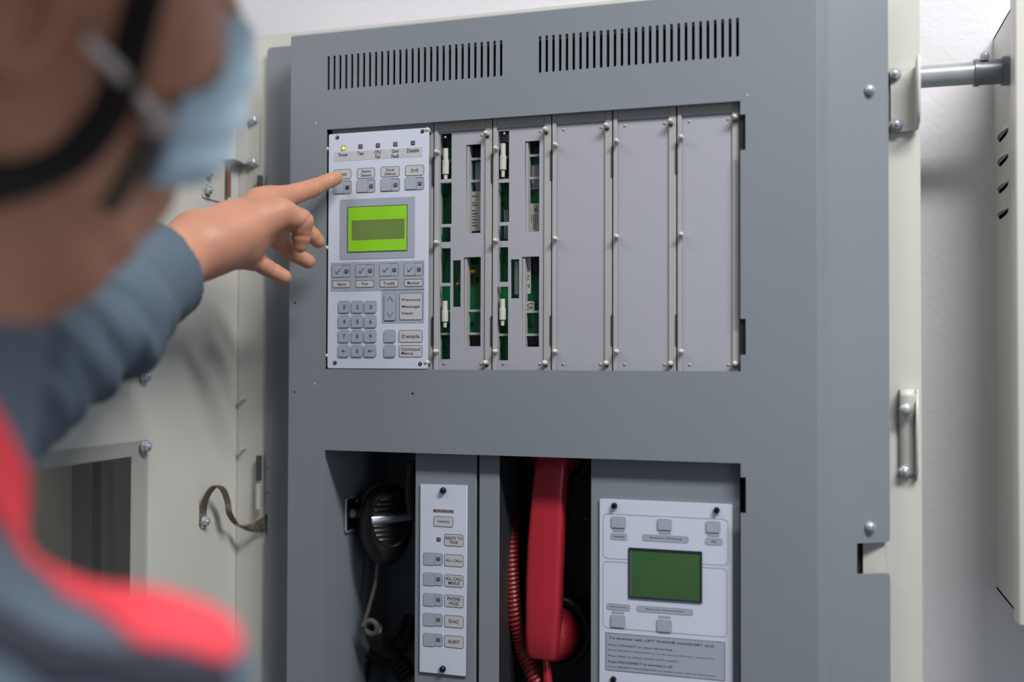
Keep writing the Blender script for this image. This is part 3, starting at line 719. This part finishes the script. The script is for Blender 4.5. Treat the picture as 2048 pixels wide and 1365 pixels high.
MB().loft(secs).build('handle', RED, hs_o, True, 50)
cupc = at(1106, 1272, .060)
MB().lathe((cupc.x, .042, cupc.z), (0, 1, .0), [(0, .012), (.006, .0205), (.014, .0235), (.030, .0245), (.036, .022), (.037, 0)], 30).build('mouthpiece', RED, hs_o, True, 45)
cupt = at(1110, 905, .060)
MB().lathe((cupt.x, .042, cupt.z), (0, 1, 0), [(0, .012), (.006, .0205), (.014, .0235), (.030, .0245), (.036, .022), (.037, 0)], 30).build('earpiece', RED, hs_o, True, 45)
CRM = mat('cradle_black', (24, 24, 25), .45, var=.05)
crd = thing('handset_cradle', 'black round cup cradle behind the red handset', 'cradle', (cupc.x, .10, cupc.z))
for c in (cupc, cupt):
    MB().lathe((c.x, .0995, c.z), (0, -1, 0), [(0, .034), (.028, .034), (.030, .032), (.030, .0285), (.012, .0275), (.012, 0)], 32).build('cup', CRM, crd, True, 40)
path = smooth_path([at(1027, 984, .095), at(1023, 1008, .080), at(1022, 1060, .058), at(1022, 1120, .050), at(1025, 1180, .048), at(1031, 1240, .048), at(1045, 1300, .056), at(1064, 1345, .05), at(1082, 1390, .05)], 8)
MB().tube(helix(path, .0054, 52, .0022, per=12), .0023, 6).build('coiled_cord', REDC, hs_o, True)
MB().tube([at(1090, 1308, .048), at(1093, 1335, .046), at(1096, 1365, .045), at(1097, 1400, .045)], [.0036, .0040, .0042, .0040], 12).build('strain_relief', RED, hs_o, True)
for px, py in ((1152, 1038), (1171, 1039)):
    p = at(px, py, .0995); MB().lathe((p.x, .0998, p.z), (0, -1, 0), [(0, .0012), (.001, .0008)], 10).build('well_rivet', STEEL, cab)

# ------------------------------------------------------------------ open cream door at the left, square to the panel
DX = XL-.0001
door = thing('cabinet_door', 'open cream cabinet door with clear windows standing square to panel', 'door', (DX, YF, ZB))
def dw(px, py): p = atX(px, py, DX); return p.y, p.z
DY0, DY1 = YF-.50, YF-.0004
yh1 = dw(265, 1000)[0]; zh1 = (dw(265, 912)[1]+dw(135, 933)[1])/2; zuB = dw(265, 738)[1]
lowh = rr(DY0+.10, ZB+.10, yh1, zh1, .002); uph = rr(DY0+.10, zuB, yh1, ZT-.08, .002)
plate('door_sheet', rr(DY0, ZB, DY1, ZT, .003), [lowh, uph], DX-.002, DX, CREAM, door, YZ)
e = MB(); e.box(DX-.03, DX-.002, DY0, DY0+.002, ZB, ZT); e.box(DX-.03, DX-.002, DY0, DY1, ZT-.002, ZT); e.box(DX-.03, DX-.002, DY0, DY1, ZB, ZB+.002); e.build('door_edge', CREAM, door)
GL = bpy.data.materials.new('clear_acrylic'); GL.use_nodes = True; nt = GL.node_tree; pb = nt.nodes['Principled BSDF']
pb.inputs['Base Color'].default_value = (.16, .17, .16, 1); pb.inputs['Roughness'].default_value = .05; pb.inputs['Alpha'].default_value = .14
ys1 = dw(290, 1000)[0]; zs1 = (dw(289, 879)[1]+dw(98, 905)[1])/2; zsB = dw(289, 766)[1]
plate('window_pane', rr(DY0+.07, ZB+.07, ys1, zs1, .001), [], DX+.0005, DX+.0035, GL, door, YZ)
plate('window_pane', rr(DY0+.07, zsB, ys1, ZT-.05, .001), [], DX+.0005, DX+.0035, GL, door, YZ)
for px, py in ((283, 893), (283, 752)):
    y, z = dw(px, py); bolt((DX+.0035, y, z), (1, 0, 0), .0042, door)
# door stay plate with two bolts
st = thing('door_stay', 'cream door stay with copper rod and four bolts at top left', 'bracket', atX(430, 370, DX))
ya, yb = dw(403, 370)[0], dw(461, 370)[0]; za, zc = dw(404, 330)[1], dw(404, 395)[1]
plate('base_plate', rr(ya, zc, yb, za+.02, .003), [], DX, DX+.0015, CREAM, st, YZ)
for px, py in ((411, 347), (410, 381)):
    y, z = dw(px, py); bolt((DX+.0015, y, z), (1, 0, 0), .0042, st)
y, z0 = dw(446, 395); z1_ = dw(446, 330)[1]
MB().cyl((DX+.006, y, z0), (DX+.006, y, z1_), .0023, 12).build('copper_rod', mat('copper_rod', (120, 84, 70), .45, metal=.5, var=.1), st, True)
# box channel bracket on the flange
x0, z0, x1, z1 = R4(497, 233, 520, 331, YF)
plate('flange_tab', rr(x0, z0, x1, z1, .001), [], YF-.002, YF, CREAM, st)
pc = [(x0+.001, YF-.002), (x0-.002, YF-.006), (x0-.006, YF-.030), (x0-.010, YF-.034), (x0-.016, YF-.034), (x0-.018, YF-.028), (x0-.014, YF-.004)]
pc = [(x0+.002, YF-.002), (x0-.004, YF-.004), (x0-.006, YF-.030), (x0-.018, YF-.034), (x0-.019, YF-.032), (x0-.012, YF-.004), (x0-.008, YF-.0005)]
pc = [(x, max(y, -.2)) for x, y in pc]
xa = atX(441, 320, DX)
pc = [(x0+.001, YF-.0005), (x0+.001, YF-.006), (DX+.014, YF-.030), (DX+.004, YF-.036), (DX+.002, YF-.034), (DX+.002, YF-.0005)]
b = MB(); b.loft([[Vector((x, y, z0+.001)) for x, y in pc], [Vector((x, y, z1)) for x, y in pc]]); b.build('channel', CREAM, st)
for px, py in ((507, 241), (506, 325)):
    p = at(px, py, YF-.002); bolt((p.x, YF-.002, p.z), (0, -1, 0), .0040, st)
# copper braid earth strap
es = thing('earth_strap', 'tinned braided earth strap looping from door to grey plate', 'strap', atX(405, 1043, DX))
yb0, zb0 = dw(405, 1043); 
def dpt(px, py, out): p = atX(px, py, DX+out); return p
path = smooth_path([dpt(405, 1052, .001), dpt(407, 1022, .002), dpt(411, 1000, .006), dpt(421, 981, .012), dpt(432, 973, .016), dpt(446, 980, .018), dpt(455, 1003, .018), dpt(459, 1028, .018),
                    at(474, 1050, YF-.02), at(494, 1057, YF-.016), at(514, 1055, YF-.008), at(529, 1050, YP+.001), at(536, 1046, YP+.010)], 6)
BR = mat('tinned_braid', (126, 120, 104), .45, metal=.7, bump=.6, bscale=900, var=.15, vscale=500)
nP = len(path); fd = [Vector((.25, -.95, .2)).lerp(Vector((0, -.3, 1)), max(0, (i/nP-.55)/.45)) for i in range(nP)]
fd = [Vector((0, -1, .15)).lerp(Vector((0, -.25, 1)), min(1, max(0, (i/nP-.6)/.35))) for i in range(nP)]
b = MB()
for k in range(-3, 4):
    off = k/3.5
    b.tube([p+fd[i].normalized()*off*(.0045 if i/nP < .65 else .0045+(.006*(i/nP-.65)/.35)) for i, p in enumerate(path)], .0010, 6)
b.build('braid', BR, es, True)
MB().box(DX+.0005, DX+.0022, yb0-.004, yb0+.004, zb0-.006, zb0+.012, .0006, 1).build('crimp_lug', STEEL, es)
bolt((DX+.0022, yb0, zb0), (1, 0, 0), .0038, es)
# added grey backdrop and dark boards standing in for the pane's reflected stripes
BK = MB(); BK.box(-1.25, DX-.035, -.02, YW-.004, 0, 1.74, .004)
tag(BK.build('window_backdrop', mat('backdrop_grey', (104, 104, 97), .5, var=.03)), 'added dull grey locker seen through the lower door window', 'backdrop')
for (pa, pb, lab) in ((128, 170, 'charcoal board added behind door window as a reflected stripe, further from the grey panel'), (212, 244, 'charcoal board added behind door window as a reflected stripe, nearer the grey panel')):
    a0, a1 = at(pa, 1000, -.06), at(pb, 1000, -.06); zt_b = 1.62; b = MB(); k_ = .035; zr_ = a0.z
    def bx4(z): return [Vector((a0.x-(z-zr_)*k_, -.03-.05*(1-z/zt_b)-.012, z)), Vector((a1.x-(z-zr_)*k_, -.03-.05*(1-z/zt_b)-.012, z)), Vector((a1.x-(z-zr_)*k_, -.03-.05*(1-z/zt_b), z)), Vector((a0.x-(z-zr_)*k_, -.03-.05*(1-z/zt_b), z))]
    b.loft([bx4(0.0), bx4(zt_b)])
    tag(b.build('stripe_board', mat('reflection_charcoal', (44, 46, 44), .6, var=.05)), lab, 'board', 'added charcoal boards standing in for reflected stripes')

# ------------------------------------------------------------------ conduit and louvred box at the right
X2 = at(1990, 600, YW).x
Yco = .095
pcz = at(1900, 150, Yco).z
cn = thing('conduit', 'short galvanised conduit pipe joining cabinet and louvred box', 'pipe', (XR, Yco, pcz))
rc_ = 22/2000*((at(1900, 150, Yco)-EYE).dot(FW))
MB().cyl((XR, Yco, pcz), (X2-.004, Yco, pcz), rc_, 28).build('pipe', GALV, cn, True)
xc0 = at(1947, 140, Yco).x
MB().lathe((xc0, Yco, pcz), (1, 0, 0), [(0, rc_*1.02), (0, rc_*1.22), (.004, rc_*1.22), (.0042, rc_*1.12), (X2-xc0-.006, rc_*1.12), (X2-xc0-.006, rc_*1.3), (X2-xc0, rc_*1.3)], 28).build('coupling', DSTEEL, cn, True, 30)
p = Vector((at(1967, 130, Yco).x, Yco-.006, pcz+rc_*1.05)); screw(p, (0, -.5, 1), .0038, STEEL, cn, h=.006)
lb = thing('louvred_box', 'cream steel wall box with side louvres at the right edge', 'box', (X2, YW, 1.2))
yf2 = atX(2033, 600, X2).y
z2t = at(1994, 76, YW).z; z2b = at(1990, 1178, YW).z
lou = []
for py in (271, 321, 375.5, 428):
    y0, z0 = atX(1995.5, py+13, X2).y, atX(1995.5, py+13, X2).z; y1 = atX(2017, py-16, X2).y; z1 = atX(2017, py-16, X2).z
    zm = (z0+z1)/2; a_, c_ = min(y0, y1), max(y0, y1)
    lou.append([(a_, zm+.0012), (a_+.002, zm-.0022)]+[(a_+(c_-a_)*f, zm-.0036) for f in (.25, .75)]+[(c_-.002, zm-.0022), (c_, zm+.0012)])
plate('side_sheet', rr(yf2, z2b, YW, z2t), lou, X2, X2+.0018, CREAM, lb, YZ)
MB().box(X2+.004, X2+.006, yf2+.01, YW-.01, z2b+.02, z2t-.02).build('inner_dark', DARK, lb)
b = MB(); b.box(X2, X2+.4, yf2, YW, z2t-.002, z2t); b.box(X2, X2+.4, yf2, YW, z2b, z2b+.002); b.box(X2+.398, X2+.4, yf2, YW, z2b, z2t); b.build('shell', CREAM, lb)
lzt, lzb = z2t+.012, atX(2046, 1262, X2-.003).z
MB().box(X2-.004, X2+.41, yf2-.022, yf2-.001, lzb, lzt, .003, 3).build('lid', CREAM, lb, True, 30)
for k, lo in enumerate(lou):
    a_, c_ = lo[0][0], lo[-1][0]; z = lo[0][1]
    hd = MB(); pr = []
    for i in range(9):
        f = i/8; y = a_+(c_-a_)*f; h_ = math.sin(math.pi*f)
        pr.append((y, h_))
    rings = [[Vector((X2, y, z+.006*h_+.001)), Vector((X2-.0022*h_-.0002, y, z+.0025*h_)), Vector((X2-.0030*h_-.0002, y, z-.0002)), Vector((X2, y, z+.0004))] for y, h_ in pr]
    hd.loft(rings); hd.build('louvre', CREAM, lb, True, 60)
# ------------------------------------------------------------------ the worker (signed distance fields meshed by surface nets)
SK = mat('skin', (182, 130, 107), .5, bump=.12, bscale=500, var=.08, vscale=30, sss=.12)
HAIR = mat('black_hair', (18, 14, 13), .6, bump=.8, bscale=300, var=.2, vscale=80)
JACK = mat('slate_cotton', (76, 91, 106), .85, bump=.25, bscale=900, var=.06, vscale=20)
REDF = mat('red_cotton', (212, 60, 74), .8, bump=.25, bscale=900, var=.04, vscale=20)
SHADE = mat('shade_navy', (30, 34, 48), .85, bump=.25, bscale=900, var=.05)  # tone of the shadow band on the shoulder
MASKM = mat('mask_blue', (186, 214, 234), .8, sss=.3, bump=.2, bscale=500, var=.05, vscale=40)
LOOPM = mat('loop_white', (214, 208, 208), .7, var=0)
STRAPM = mat('black_webbing', (24, 22, 22), .7, bump=.4, bscale=800, var=.05)
def cc(px, py, D): return np.array([(px-CX)/FPX*D, -(py-CY)/FPX*D, D])
def smin(a, b, k):
    h = np.clip(.5+.5*(b-a)/k, 0, 1); return b*(1-h)+a*h-k*h*(1-h)
def cone(P, a, b, ra, rb):
    a = np.asarray(a, np.float32); b = np.asarray(b, np.float32); ab = b-a; t = np.clip(((P-a)@ab)/(ab@ab), 0, 1)
    return np.linalg.norm(P-a-t[:, None]*ab, axis=1)-(ra+(rb-ra)*t)
def chain(P, pts, k=.004, crease=False):
    d = None
    for (a, ra), (b, rb_) in zip(pts, pts[1:]):
        e = cone(P, a, b, ra, rb_); d = e if d is None else smin(d, e, k)
    if crease:
        for (a, _), (b, rb_), (c, _) in list(zip(pts, pts[1:], pts[2:]))[1:]:
            t = c-a; t = t/np.linalg.norm(t); q = P-b; r2 = (q*q).sum(1)
            d = d+.0011*np.exp(-((q@t)/.0013)**2)*(r2 < (rb_*2.2)**2)
    return d
def ell(P, c, fr, r):
    q = np.stack([(P-c)@f for f in fr], 1)/np.asarray(r, np.float32); l = np.linalg.norm(q, axis=1)
    g = np.linalg.norm(q/np.asarray(r, np.float32), axis=1)
    return l*(l-1)/np.maximum(g, 1e-6)
def mesh_sdf(name, f, lo, hi, h, m, parent, smooth=True):
    lo = np.asarray(lo, float); hi = np.asarray(hi, float); B = 12
    nb = np.ceil((hi-lo)/h/B).astype(int); N = nb*B
    D = np.full(N, 1.0, np.float32)
    bi = np.stack(np.meshgrid(*[np.arange(k) for k in nb], indexing='ij'), -1).reshape(-1, 3)
    cen = (lo+(bi*B+B/2-.5)*h).astype(np.float32); dc = f(cen)
    near = np.abs(dc) < h*B*1.0+.006
    for q in bi[(dc < 0) & ~near]: D[q[0]*B:(q[0]+1)*B, q[1]*B:(q[1]+1)*B, q[2]*B:(q[2]+1)*B] = -1
    loc = np.stack(np.meshgrid(*[np.arange(B)]*3, indexing='ij'), -1).reshape(-1, 3)*h
    kb = bi[near]
    for s in range(0, len(kb), 60):
        qs = kb[s:s+60]; P = ((lo+qs*B*h)[:, None, :]+loc[None]).reshape(-1, 3).astype(np.float32)
        v = f(P).reshape(len(qs), B, B, B)
        for q, vv in zip(qs, v): D[q[0]*B:(q[0]+1)*B, q[1]*B:(q[1]+1)*B, q[2]*B:(q[2]+1)*B] = vv
    D[0] = D[-1] = 1; D[:, 0] = D[:, -1] = 1; D[:, :, 0] = D[:, :, -1] = 1
    ins = D < 0
    cnt = np.zeros(N-1, np.int8)
    for i in (0, 1):
        for j in (0, 1):
            for k in (0, 1): cnt += ins[i:N[0]-1+i, j:N[1]-1+j, k:N[2]-1+k]
    act = (cnt > 0) & (cnt < 8); idx = np.argwhere(act); vid = np.full(N-1, -1, np.int32); vid[act] = np.arange(len(idx))
    cor = [(i, j, k) for i in (0, 1) for j in (0, 1) for k in (0, 1)]
    val = np.stack([D[idx[:, 0]+c[0], idx[:, 1]+c[1], idx[:, 2]+c[2]] for c in cor], 1)
    acc = np.zeros((len(idx), 3)); num = np.zeros(len(idx))
    for a in range(8):
        for b in range(a+1, 8):
            if sum(abs(x-y) for x, y in zip(cor[a], cor[b])) != 1: continue
            va, vb = val[:, a], val[:, b]; s = (va < 0) != (vb < 0); t = va/(va-vb+1e-12)
            pt = np.array(cor[a])+t[:, None]*(np.array(cor[b])-np.array(cor[a])); acc[s] += pt[s]; num[s] += 1
    V = lo+(idx+acc/num[:, None])*h
    quads = []
    for ax in range(3):
        u, v = (ax+1) % 3, (ax+2) % 3
        sl0 = [slice(None)]*3; sl1 = [slice(None)]*3; sl0[ax] = slice(0, N[ax]-1); sl1[ax] = slice(1, N[ax])
        df = ins[tuple(sl0)] != ins[tuple(sl1)]; e = np.argwhere(df); e = e[(e[:, u] > 0) & (e[:, v] > 0) & (e[:, u] < N[u]-1) & (e[:, v] < N[v]-1)]
        def g(du, dv):
            q = e.copy(); q[:, u] += du; q[:, v] += dv; return vid[q[:, 0], q[:, 1], q[:, 2]]
        Q = np.stack([g(-1, -1), g(0, -1), g(0, 0), g(-1, 0)], 1); fl = ins[e[:, 0], e[:, 1], e[:, 2]]
        Q[fl] = Q[fl][:, ::-1]; quads.append(Q)
    Q = np.concatenate(quads)
    Rm = np.array([RT, UP, FW]); W = V@Rm+np.array(EYE)
    me = bpy.data.meshes.new(name); me.vertices.add(len(W)); me.vertices.foreach_set('co', W.ravel())
    me.loops.add(len(Q)*4); me.loops.foreach_set('vertex_index', Q.ravel().astype(np.int32)); me.polygons.add(len(Q))
    me.polygons.foreach_set('loop_start', np.arange(0, len(Q)*4, 4, dtype=np.int32)); me.polygons.foreach_set('loop_total', np.full(len(Q), 4, np.int32))
    me.update(calc_edges=True); me.validate(); finish(me, m)
    me.polygons.foreach_set('use_smooth', np.ones(len(me.polygons), bool))
    return place(name, me, parent)
# head frame (camera axes: right, up, forward)
phi, pit, rol = 0.6912, 0.012, -0.4976; HC = np.array([-.2166, .1671, .4231])
hf = np.array([math.cos(phi)*math.cos(pit), math.sin(pit), math.sin(phi)*math.cos(pit)])
r0 = np.array([math.sin(phi), 0, -math.cos(phi)]); u0 = np.cross(r0, hf); u0 = u0 if u0[1] > 0 else -u0
hr = math.cos(rol)*r0+math.sin(rol)*u0; hu = math.cos(rol)*u0-math.sin(rol)*r0
FR = (hf, hr, hu)
def H(f_, r_, u_): return HC+f_*hf+r_*hr+u_*hu
NECK = cc(-235, 770, .42)
SHR, SHL = np.array([-.136, -.134, .372]), np.array([-.402, -.136, .372])
ELB, WRI = cc(-120, 850, .56), cc(395, 492, .802)
def head_sdf(P):
    d = ell(P, H(-.012, 0, .035), FR, (.098, .076, .088))
    d = smin(d, ell(P, H(.028, 0, -.03), FR, (.066, .062, .085)), .03)
    d = smin(d, cone(P, H(.062, .012, -.098), H(.062, -.012, -.098), .020, .020), .025)      # chin
    for s in (-1, 1):
        d = smin(d, cone(P, H(.060, s*.014, -.096), H(-.002, s*.058, -.062), .016, .014), .025)  # jaw line
        d = smin(d, ell(P, H(.060, s*.038, -.018), FR, (.024, .022, .022)), .02)               # cheek
        d = smin(d, cone(P, H(.086, s*.012, .024), H(.074, s*.045, .022), .008, .007), .012)     # brow
        e = np.maximum(ell(P, H(-.012, s*.076, -.004), FR, (.020, .010, .034)), -ell(P, H(-.008, s*.086, -.004), FR, (.011, .010, .021)))
        d = smin(d, e, .005)                                                                    # ear
    d = smin(d, cone(P, H(.090, 0, .014), H(.110, 0, -.030), .007, .011), .010)                # nose
    for s in (-1, 1):
        d = np.maximum(d, -ell(P, H(.092, s*.031, .006), FR, (.012, .016, .009)))
        d = smin(d, ell(P, H(.078, s*.031, .006), FR, (.012, .013, .011)), .003)               # eye ball and lid
    d = smin(d, ell(P, H(.088, 0, -.060), FR, (.010, .024, .006)), .006)
    d = smin(d, ell(P, H(.086, 0, -.071), FR, (.010, .020, .006)), .006)
    return d
def hand_sdf(P):
    palm = chain(P, [(cc(398, 470, .806), .0185), (cc(466, 441, .828), .0155), (cc(540, 406, .862), .0115)], .006)
    palm = smin(palm, chain(P, [(cc(398, 492, .802), .0255), (cc(470, 470, .826), .0215), (cc(536, 436, .862), .0150)], .006), .010)
    palm = smin(palm, chain(P, [(cc(400, 512, .800), .0172), (cc(446, 503, .815), .0150), (cc(486, 502, .838), .0115)], .006), .010)
    palm = smin(palm, cone(P, cc(430, 488, .800), cc(535, 436, .836), .0205, .0150), .010)
    palm = smin(palm, cone(P, cc(486, 492, .83), cc(534, 456, .852), .0165, .0115), .008)
    idx = chain(P, [(cc(520, 402, .856), .0110), (cc(566, 396, .873), .0102), (cc(624, 377, .8975), .0080), (cc(655, 363.5, .9095), .0068), (cc(672, 356.5, .9155), .0062)], .003, True)
    d = smin(palm, idx, .010)
    th = chain(P, [(cc(530, 434, .834), .0140), (cc(562, 425, .840), .0118), (cc(603, 443, .850), .0098), (cc(603, 470, .853), .0076), (cc(600, 492, .855), .0062)], .0035, True)
    d = smin(d, th, .007)
    rg = chain(P, [(cc(520, 452, .852), .0105), (cc(562, 486, .872), .0078), (cc(585, 507, .880), .0072), (cc(616, 523, .888), .0066)], .002, True)
    md = chain(P, [(cc(545, 430, .866), .0105), (cc(600, 452, .888), .0080), (cc(622, 468, .894), .0072), (cc(636, 483, .899), .0064)], .002, True)
    pk = chain(P, [(cc(465, 508, .825), .0115), (cc(500, 521, .842), .0082), (cc(519, 527, .846), .0077), (cc(543, 541, .853), .0073), (cc(568, 554, .858), .0064)], .002, True)
    for q in (md, rg, pk): d = smin(d, q, .0035)
    return d
def body_sdf(P):
    d = head_sdf(P)
    d = smin(d, chain(P, [(H(-.030, 0, -.035), .054), (NECK, .053), (np.array([-.285, -.13, .39]), .052)], .02), .02)
    d = smin(d, chain(P, [(SHR, .024), (np.array([-.285, -.155, .388]), .042), (SHL, .034), (ELB, .030), (WRI*.55+ELB*.45, .027), (WRI, .0235)], .02), .02)
    d = smin(d, cone(P, cc(95, 430, .455), cc(70, 470, .450), .040, .036), .02)                 # throat under the chin
    return smin(d, hand_sdf(P), .010)
man = thing('person', 'person in slate coverall with red shoulder stripe and blue face mask, pointing', 'person', (EYE.x-.25, EYE.y+.42, 0))
mesh_sdf('body', body_sdf, (-.56, -.20, .24), (-.09, +.27, .95), .0017, SK, man)
# hair, mask
def hair_sdf(P):
    d = ell(P, H(-.016, 0, .040), FR, (.103, .081, .092))
    d = smin(d, cone(P, H(-.046, 0, -.03), H(-.050, 0, -.10), .062, .053), .02)
    cut = (P-H(.036, 0, .02))@(hf*.85-hu*.53)
    d = np.maximum(d, cut)
    low = -((P-H(-.05, 0, -.085))@hu); d = np.maximum(d, low)  # hair carried down the nape to darken the shaded neck
    ear = cone(P, H(-.004, .04, -.02), H(-.004, .12, -.02), .028, .028)
    return np.maximum(d, -ear)
mesh_sdf('hair', hair_sdf, HC-.17, HC+.17, .004, HAIR, man)
def helmet_sdf(P):
    o = ell(P, H(-.004, 0, .062), FR, (.122, .098, .098)); i_ = ell(P, H(-.004, 0, .062), FR, (.117, .093, .093))
    d = np.maximum(np.maximum(o, -i_), -((P-H(0, 0, .062))@hu))
    br = np.maximum(np.maximum(ell(P, H(-.012, 0, .060), FR, (.150, .182, .05)), np.abs((P-H(0, 0, .064))@(hu*.99+hf*.1))-.0028), -ell(P, H(-.004, 0, .062), FR, (.116, .092, .12)))  # unseen brim, widened to keep face and neck in shade
    return np.minimum(d, br)
mesh_sdf('safety_helmet', helmet_sdf, HC-.29, HC+.29, .0028, mat('helmet_white', (222, 222, 218), .3, var=.01), man)
def mask_sdf(P):
    d = smin(ell(P, H(.052, 0, -.060), FR, (.064, .067, .062)), ell(P, H(.097, 0, -.030), FR, (.022, .022, .030)), .02)
    d = np.maximum(d, (P-H(.115, 0, -.039))@(hf*.84-hu*.54))
    q = (P-H(0, 0, 0))@hu
    d = d-.0012*np.sin(q*2*math.pi/.018)
    d = np.maximum(d, -((P-H(.066, 0, -.03))@(hf*.97-hu*.22)))
    d = np.maximum(d, -((P-H(.07, 0, -.080))@hu))
    return np.maximum(d, -(head_sdf(P)-.0008))
mk = mesh_sdf('face_mask', mask_sdf, HC-.19, HC+.19, .003, MASKM, man)
# jacket with sleeves
CUF = cc(336, 536, .782); CD = (WRI-ELB)/np.linalg.norm(WRI-ELB)
CDp = cc(430, 500, .812)-cc(330, 545, .77); CDp = CDp/np.linalg.norm(CDp)
MIDF = cc(215, 635, .70); EL2 = cc(40, 745, .61)
UPV = np.array([0, 1, 0])
def sleeve(P):
    d = chain(P, [(CUF+CDp*.02, .0335), (CUF-CDp*.01, .0345), (MIDF, .0395), (EL2, .0405), (ELB, .045), (SHL*.5+ELB*.5, .051), (SHL, .056)], .02)
    s = (P-CUF)@CD; wv = P@UPV; zv = P@np.array([0, 0, 1.0])
    amp = np.clip((-s-.035)/.10, 0, 1)
    fold = np.sin(s*95+wv*60+1.2*np.sin(wv*45))+.7*np.sin(s*150-wv*70+zv*30)+.35*np.sin(s*270+wv*120)
    d = d-.0032*amp*fold
    d = d-.0011*np.exp(-((s+.030)/.004)**2)
    d = np.maximum(d, (P-CUF)@CDp)
    inner = cone(P, CUF+CDp*.03, CUF-CDp*.05, .0318, .0318)
    return np.maximum(d, -inner)
def torso(P):
    d = chain(P, [(NECK+np.array([.004, .035, 0]), .0640), (NECK+np.array([-.006, -.03, -.008]), .0640), (np.array([-.275, -.085, .395]), .070)], .01)
    d = smin(d, chain(P, [(SHR, .036), (np.array([-.205, -.145, .378]), .054), (np.array([-.285, -.16, .385]), .075), (np.array([-.35, -.15, .378]), .066), (SHL, .056)], .02), .028)
    for x in (-.225, -.285, -.345):
        d = smin(d, chain(P, [(np.array([x, -.20, .385]), .085), (np.array([x, -.42, .40]), .088), (np.array([x, -.66, .40]), .095)], .02), .03)
    d = smin(d, chain(P, [(SHR, .036), (np.array([-.118, -.30, .35]), .056), (np.array([-.13, -.44, .38]), .048), (np.array([-.15, -.62, .45]), .042)], .02), .02)
    d = d-.0015*np.sin(P[:, 0]*70+P[:, 1]*50)
    nk = cone(P, NECK+np.array([.004, .06, 0]), NECK+np.array([-.006, -.03, -.008]), .0585, .054)
    return np.maximum(np.maximum(d, -nk), (P[:, 1]-.018)*.95+(P[:, 0]+.25)*.22)
def jacket(P): return smin(sleeve(P), torso(P), .02)
mesh_sdf('jacket', jacket, (-.58, -.80, .22), (-.04, .14, .84), .0036, JACK, man)
def ontorso(px, py):
    d = np.array([(px-CX)/FPX, -(py-CY)/FPX, 1.0]); T = np.linspace(.24, .50, 500); v = torso((d[None]*T[:, None]).astype(np.float32))
    k = np.argmax(v < 0) if (v < 0).any() else int(np.argmin(v))
    return d*T[k]
def band(P, pts, rad):
    b = chain(P, [(q, rad) for q in pts], .004)
    return np.maximum(b, np.maximum(torso(P)-.0022, -(torso(P)+.004)))
RS = [ontorso(*q) for q in ((-90, 800), (-30, 900), (20, 985), (75, 1070), (120, 1125), (190, 1180), (320, 1235), (425, 1262))]
mesh_sdf('red_shoulder_stripe', lambda P: band(P, RS, .0130), (-.32, -.16, .26), (-.07, .06, .46), .0022, REDF, man)
NS = [ontorso(*q) for q in ((-120, 1190), (0, 1265), (130, 1330), (300, 1350), (430, 1365))]  # dark band painting the shoulder's shadow onto the jacket
mesh_sdf('shadow_stripe', lambda P: band(P, NS, .0075), (-.30, -.19, .22), (-.07, -.04, .46), .0022, SHADE, man)
# trousers and boots (below the frame)
def legs(P):
    d = None
    for s in (-1, 1):
        e = chain(P, [(np.array([-.285+s*.07, -.66, .40]), .095), (np.array([-.285+s*.09, -1.02, .39]), .068), (np.array([-.285+s*.10, -1.40, .40]), .058)], .02)
        d = e if d is None else smin(d, e, .02)
    return d
mesh_sdf('trousers', legs, (-.50, -1.48, .27), (-.07, -.54, .52), .009, JACK, man)
for s in (-1, 1):
    base = EYE+RT*(-.285+s*.10)+FW*.40
    b = MB(); b.ellipsoid((base.x, base.y+.05, .05), (.045, .13, .05)); b.box(base.x-.046, base.x+.046, base.y-.085, base.y+.18, 0, .025, .01); b.build('boot', BLACK, man, True)
# straps and mask loops lie on the head
def onhead(px, py, off, Dm=.36):
    d = np.array([(px-CX)/FPX, -(py-CY)/FPX, 1.0]); t = .22
    for _ in range(80):
        v = float(body_sdf((d*t)[None].astype(np.float32))[0])-off
        if v < .0003: break
        t += v*.7/np.linalg.norm(d)
        if t > .52: t = Dm; break
    return EYE+RT*(d[0]*t)+UP*(d[1]*t)+FW*t
def strapline(name, pts, w_, th, m_, off, D_=.36):
    P_ = [onhead(px, py, off, D_) for px, py in pts]; P_ = smooth_path(P_, 6)
    fd_ = []
    for i, p in enumerate(P_):
        t = (P_[min(i+1, len(P_)-1)]-P_[max(i-1, 0)]).normalized(); fd_.append(t.cross(-FW).normalized())
    return MB().tube(P_, w_, 12, flat=th, flatdir=fd_).build(name, m_, man, True, 60)
strapline('chin_strap', [(310, -120), (285, -20), (262, 70), (240, 150), (210, 225), (150, 300), (60, 345), (-60, 375)], .0100, .0018, STRAPM, .004, .35)
strapline('chin_strap', [(310, 235), (285, 300), (255, 360), (215, 420)], .0050, .0014, mat('olive_webbing', (92, 86, 76), .7, var=.05), .003, .37)
strapline('mask_loop', [(400, 300), (345, 265), (305, 225), (260, 170), (215, 120), (170, 80)], .0028, .0016, LOOPM, .0065, .36)
p = onhead(312, 240, .006)
MB().ellipsoid(p, (.009, .006, .008), seg=16).build('strap_buckle', mat('buckle_grey', (190, 182, 180), .35, var=0), man, True)
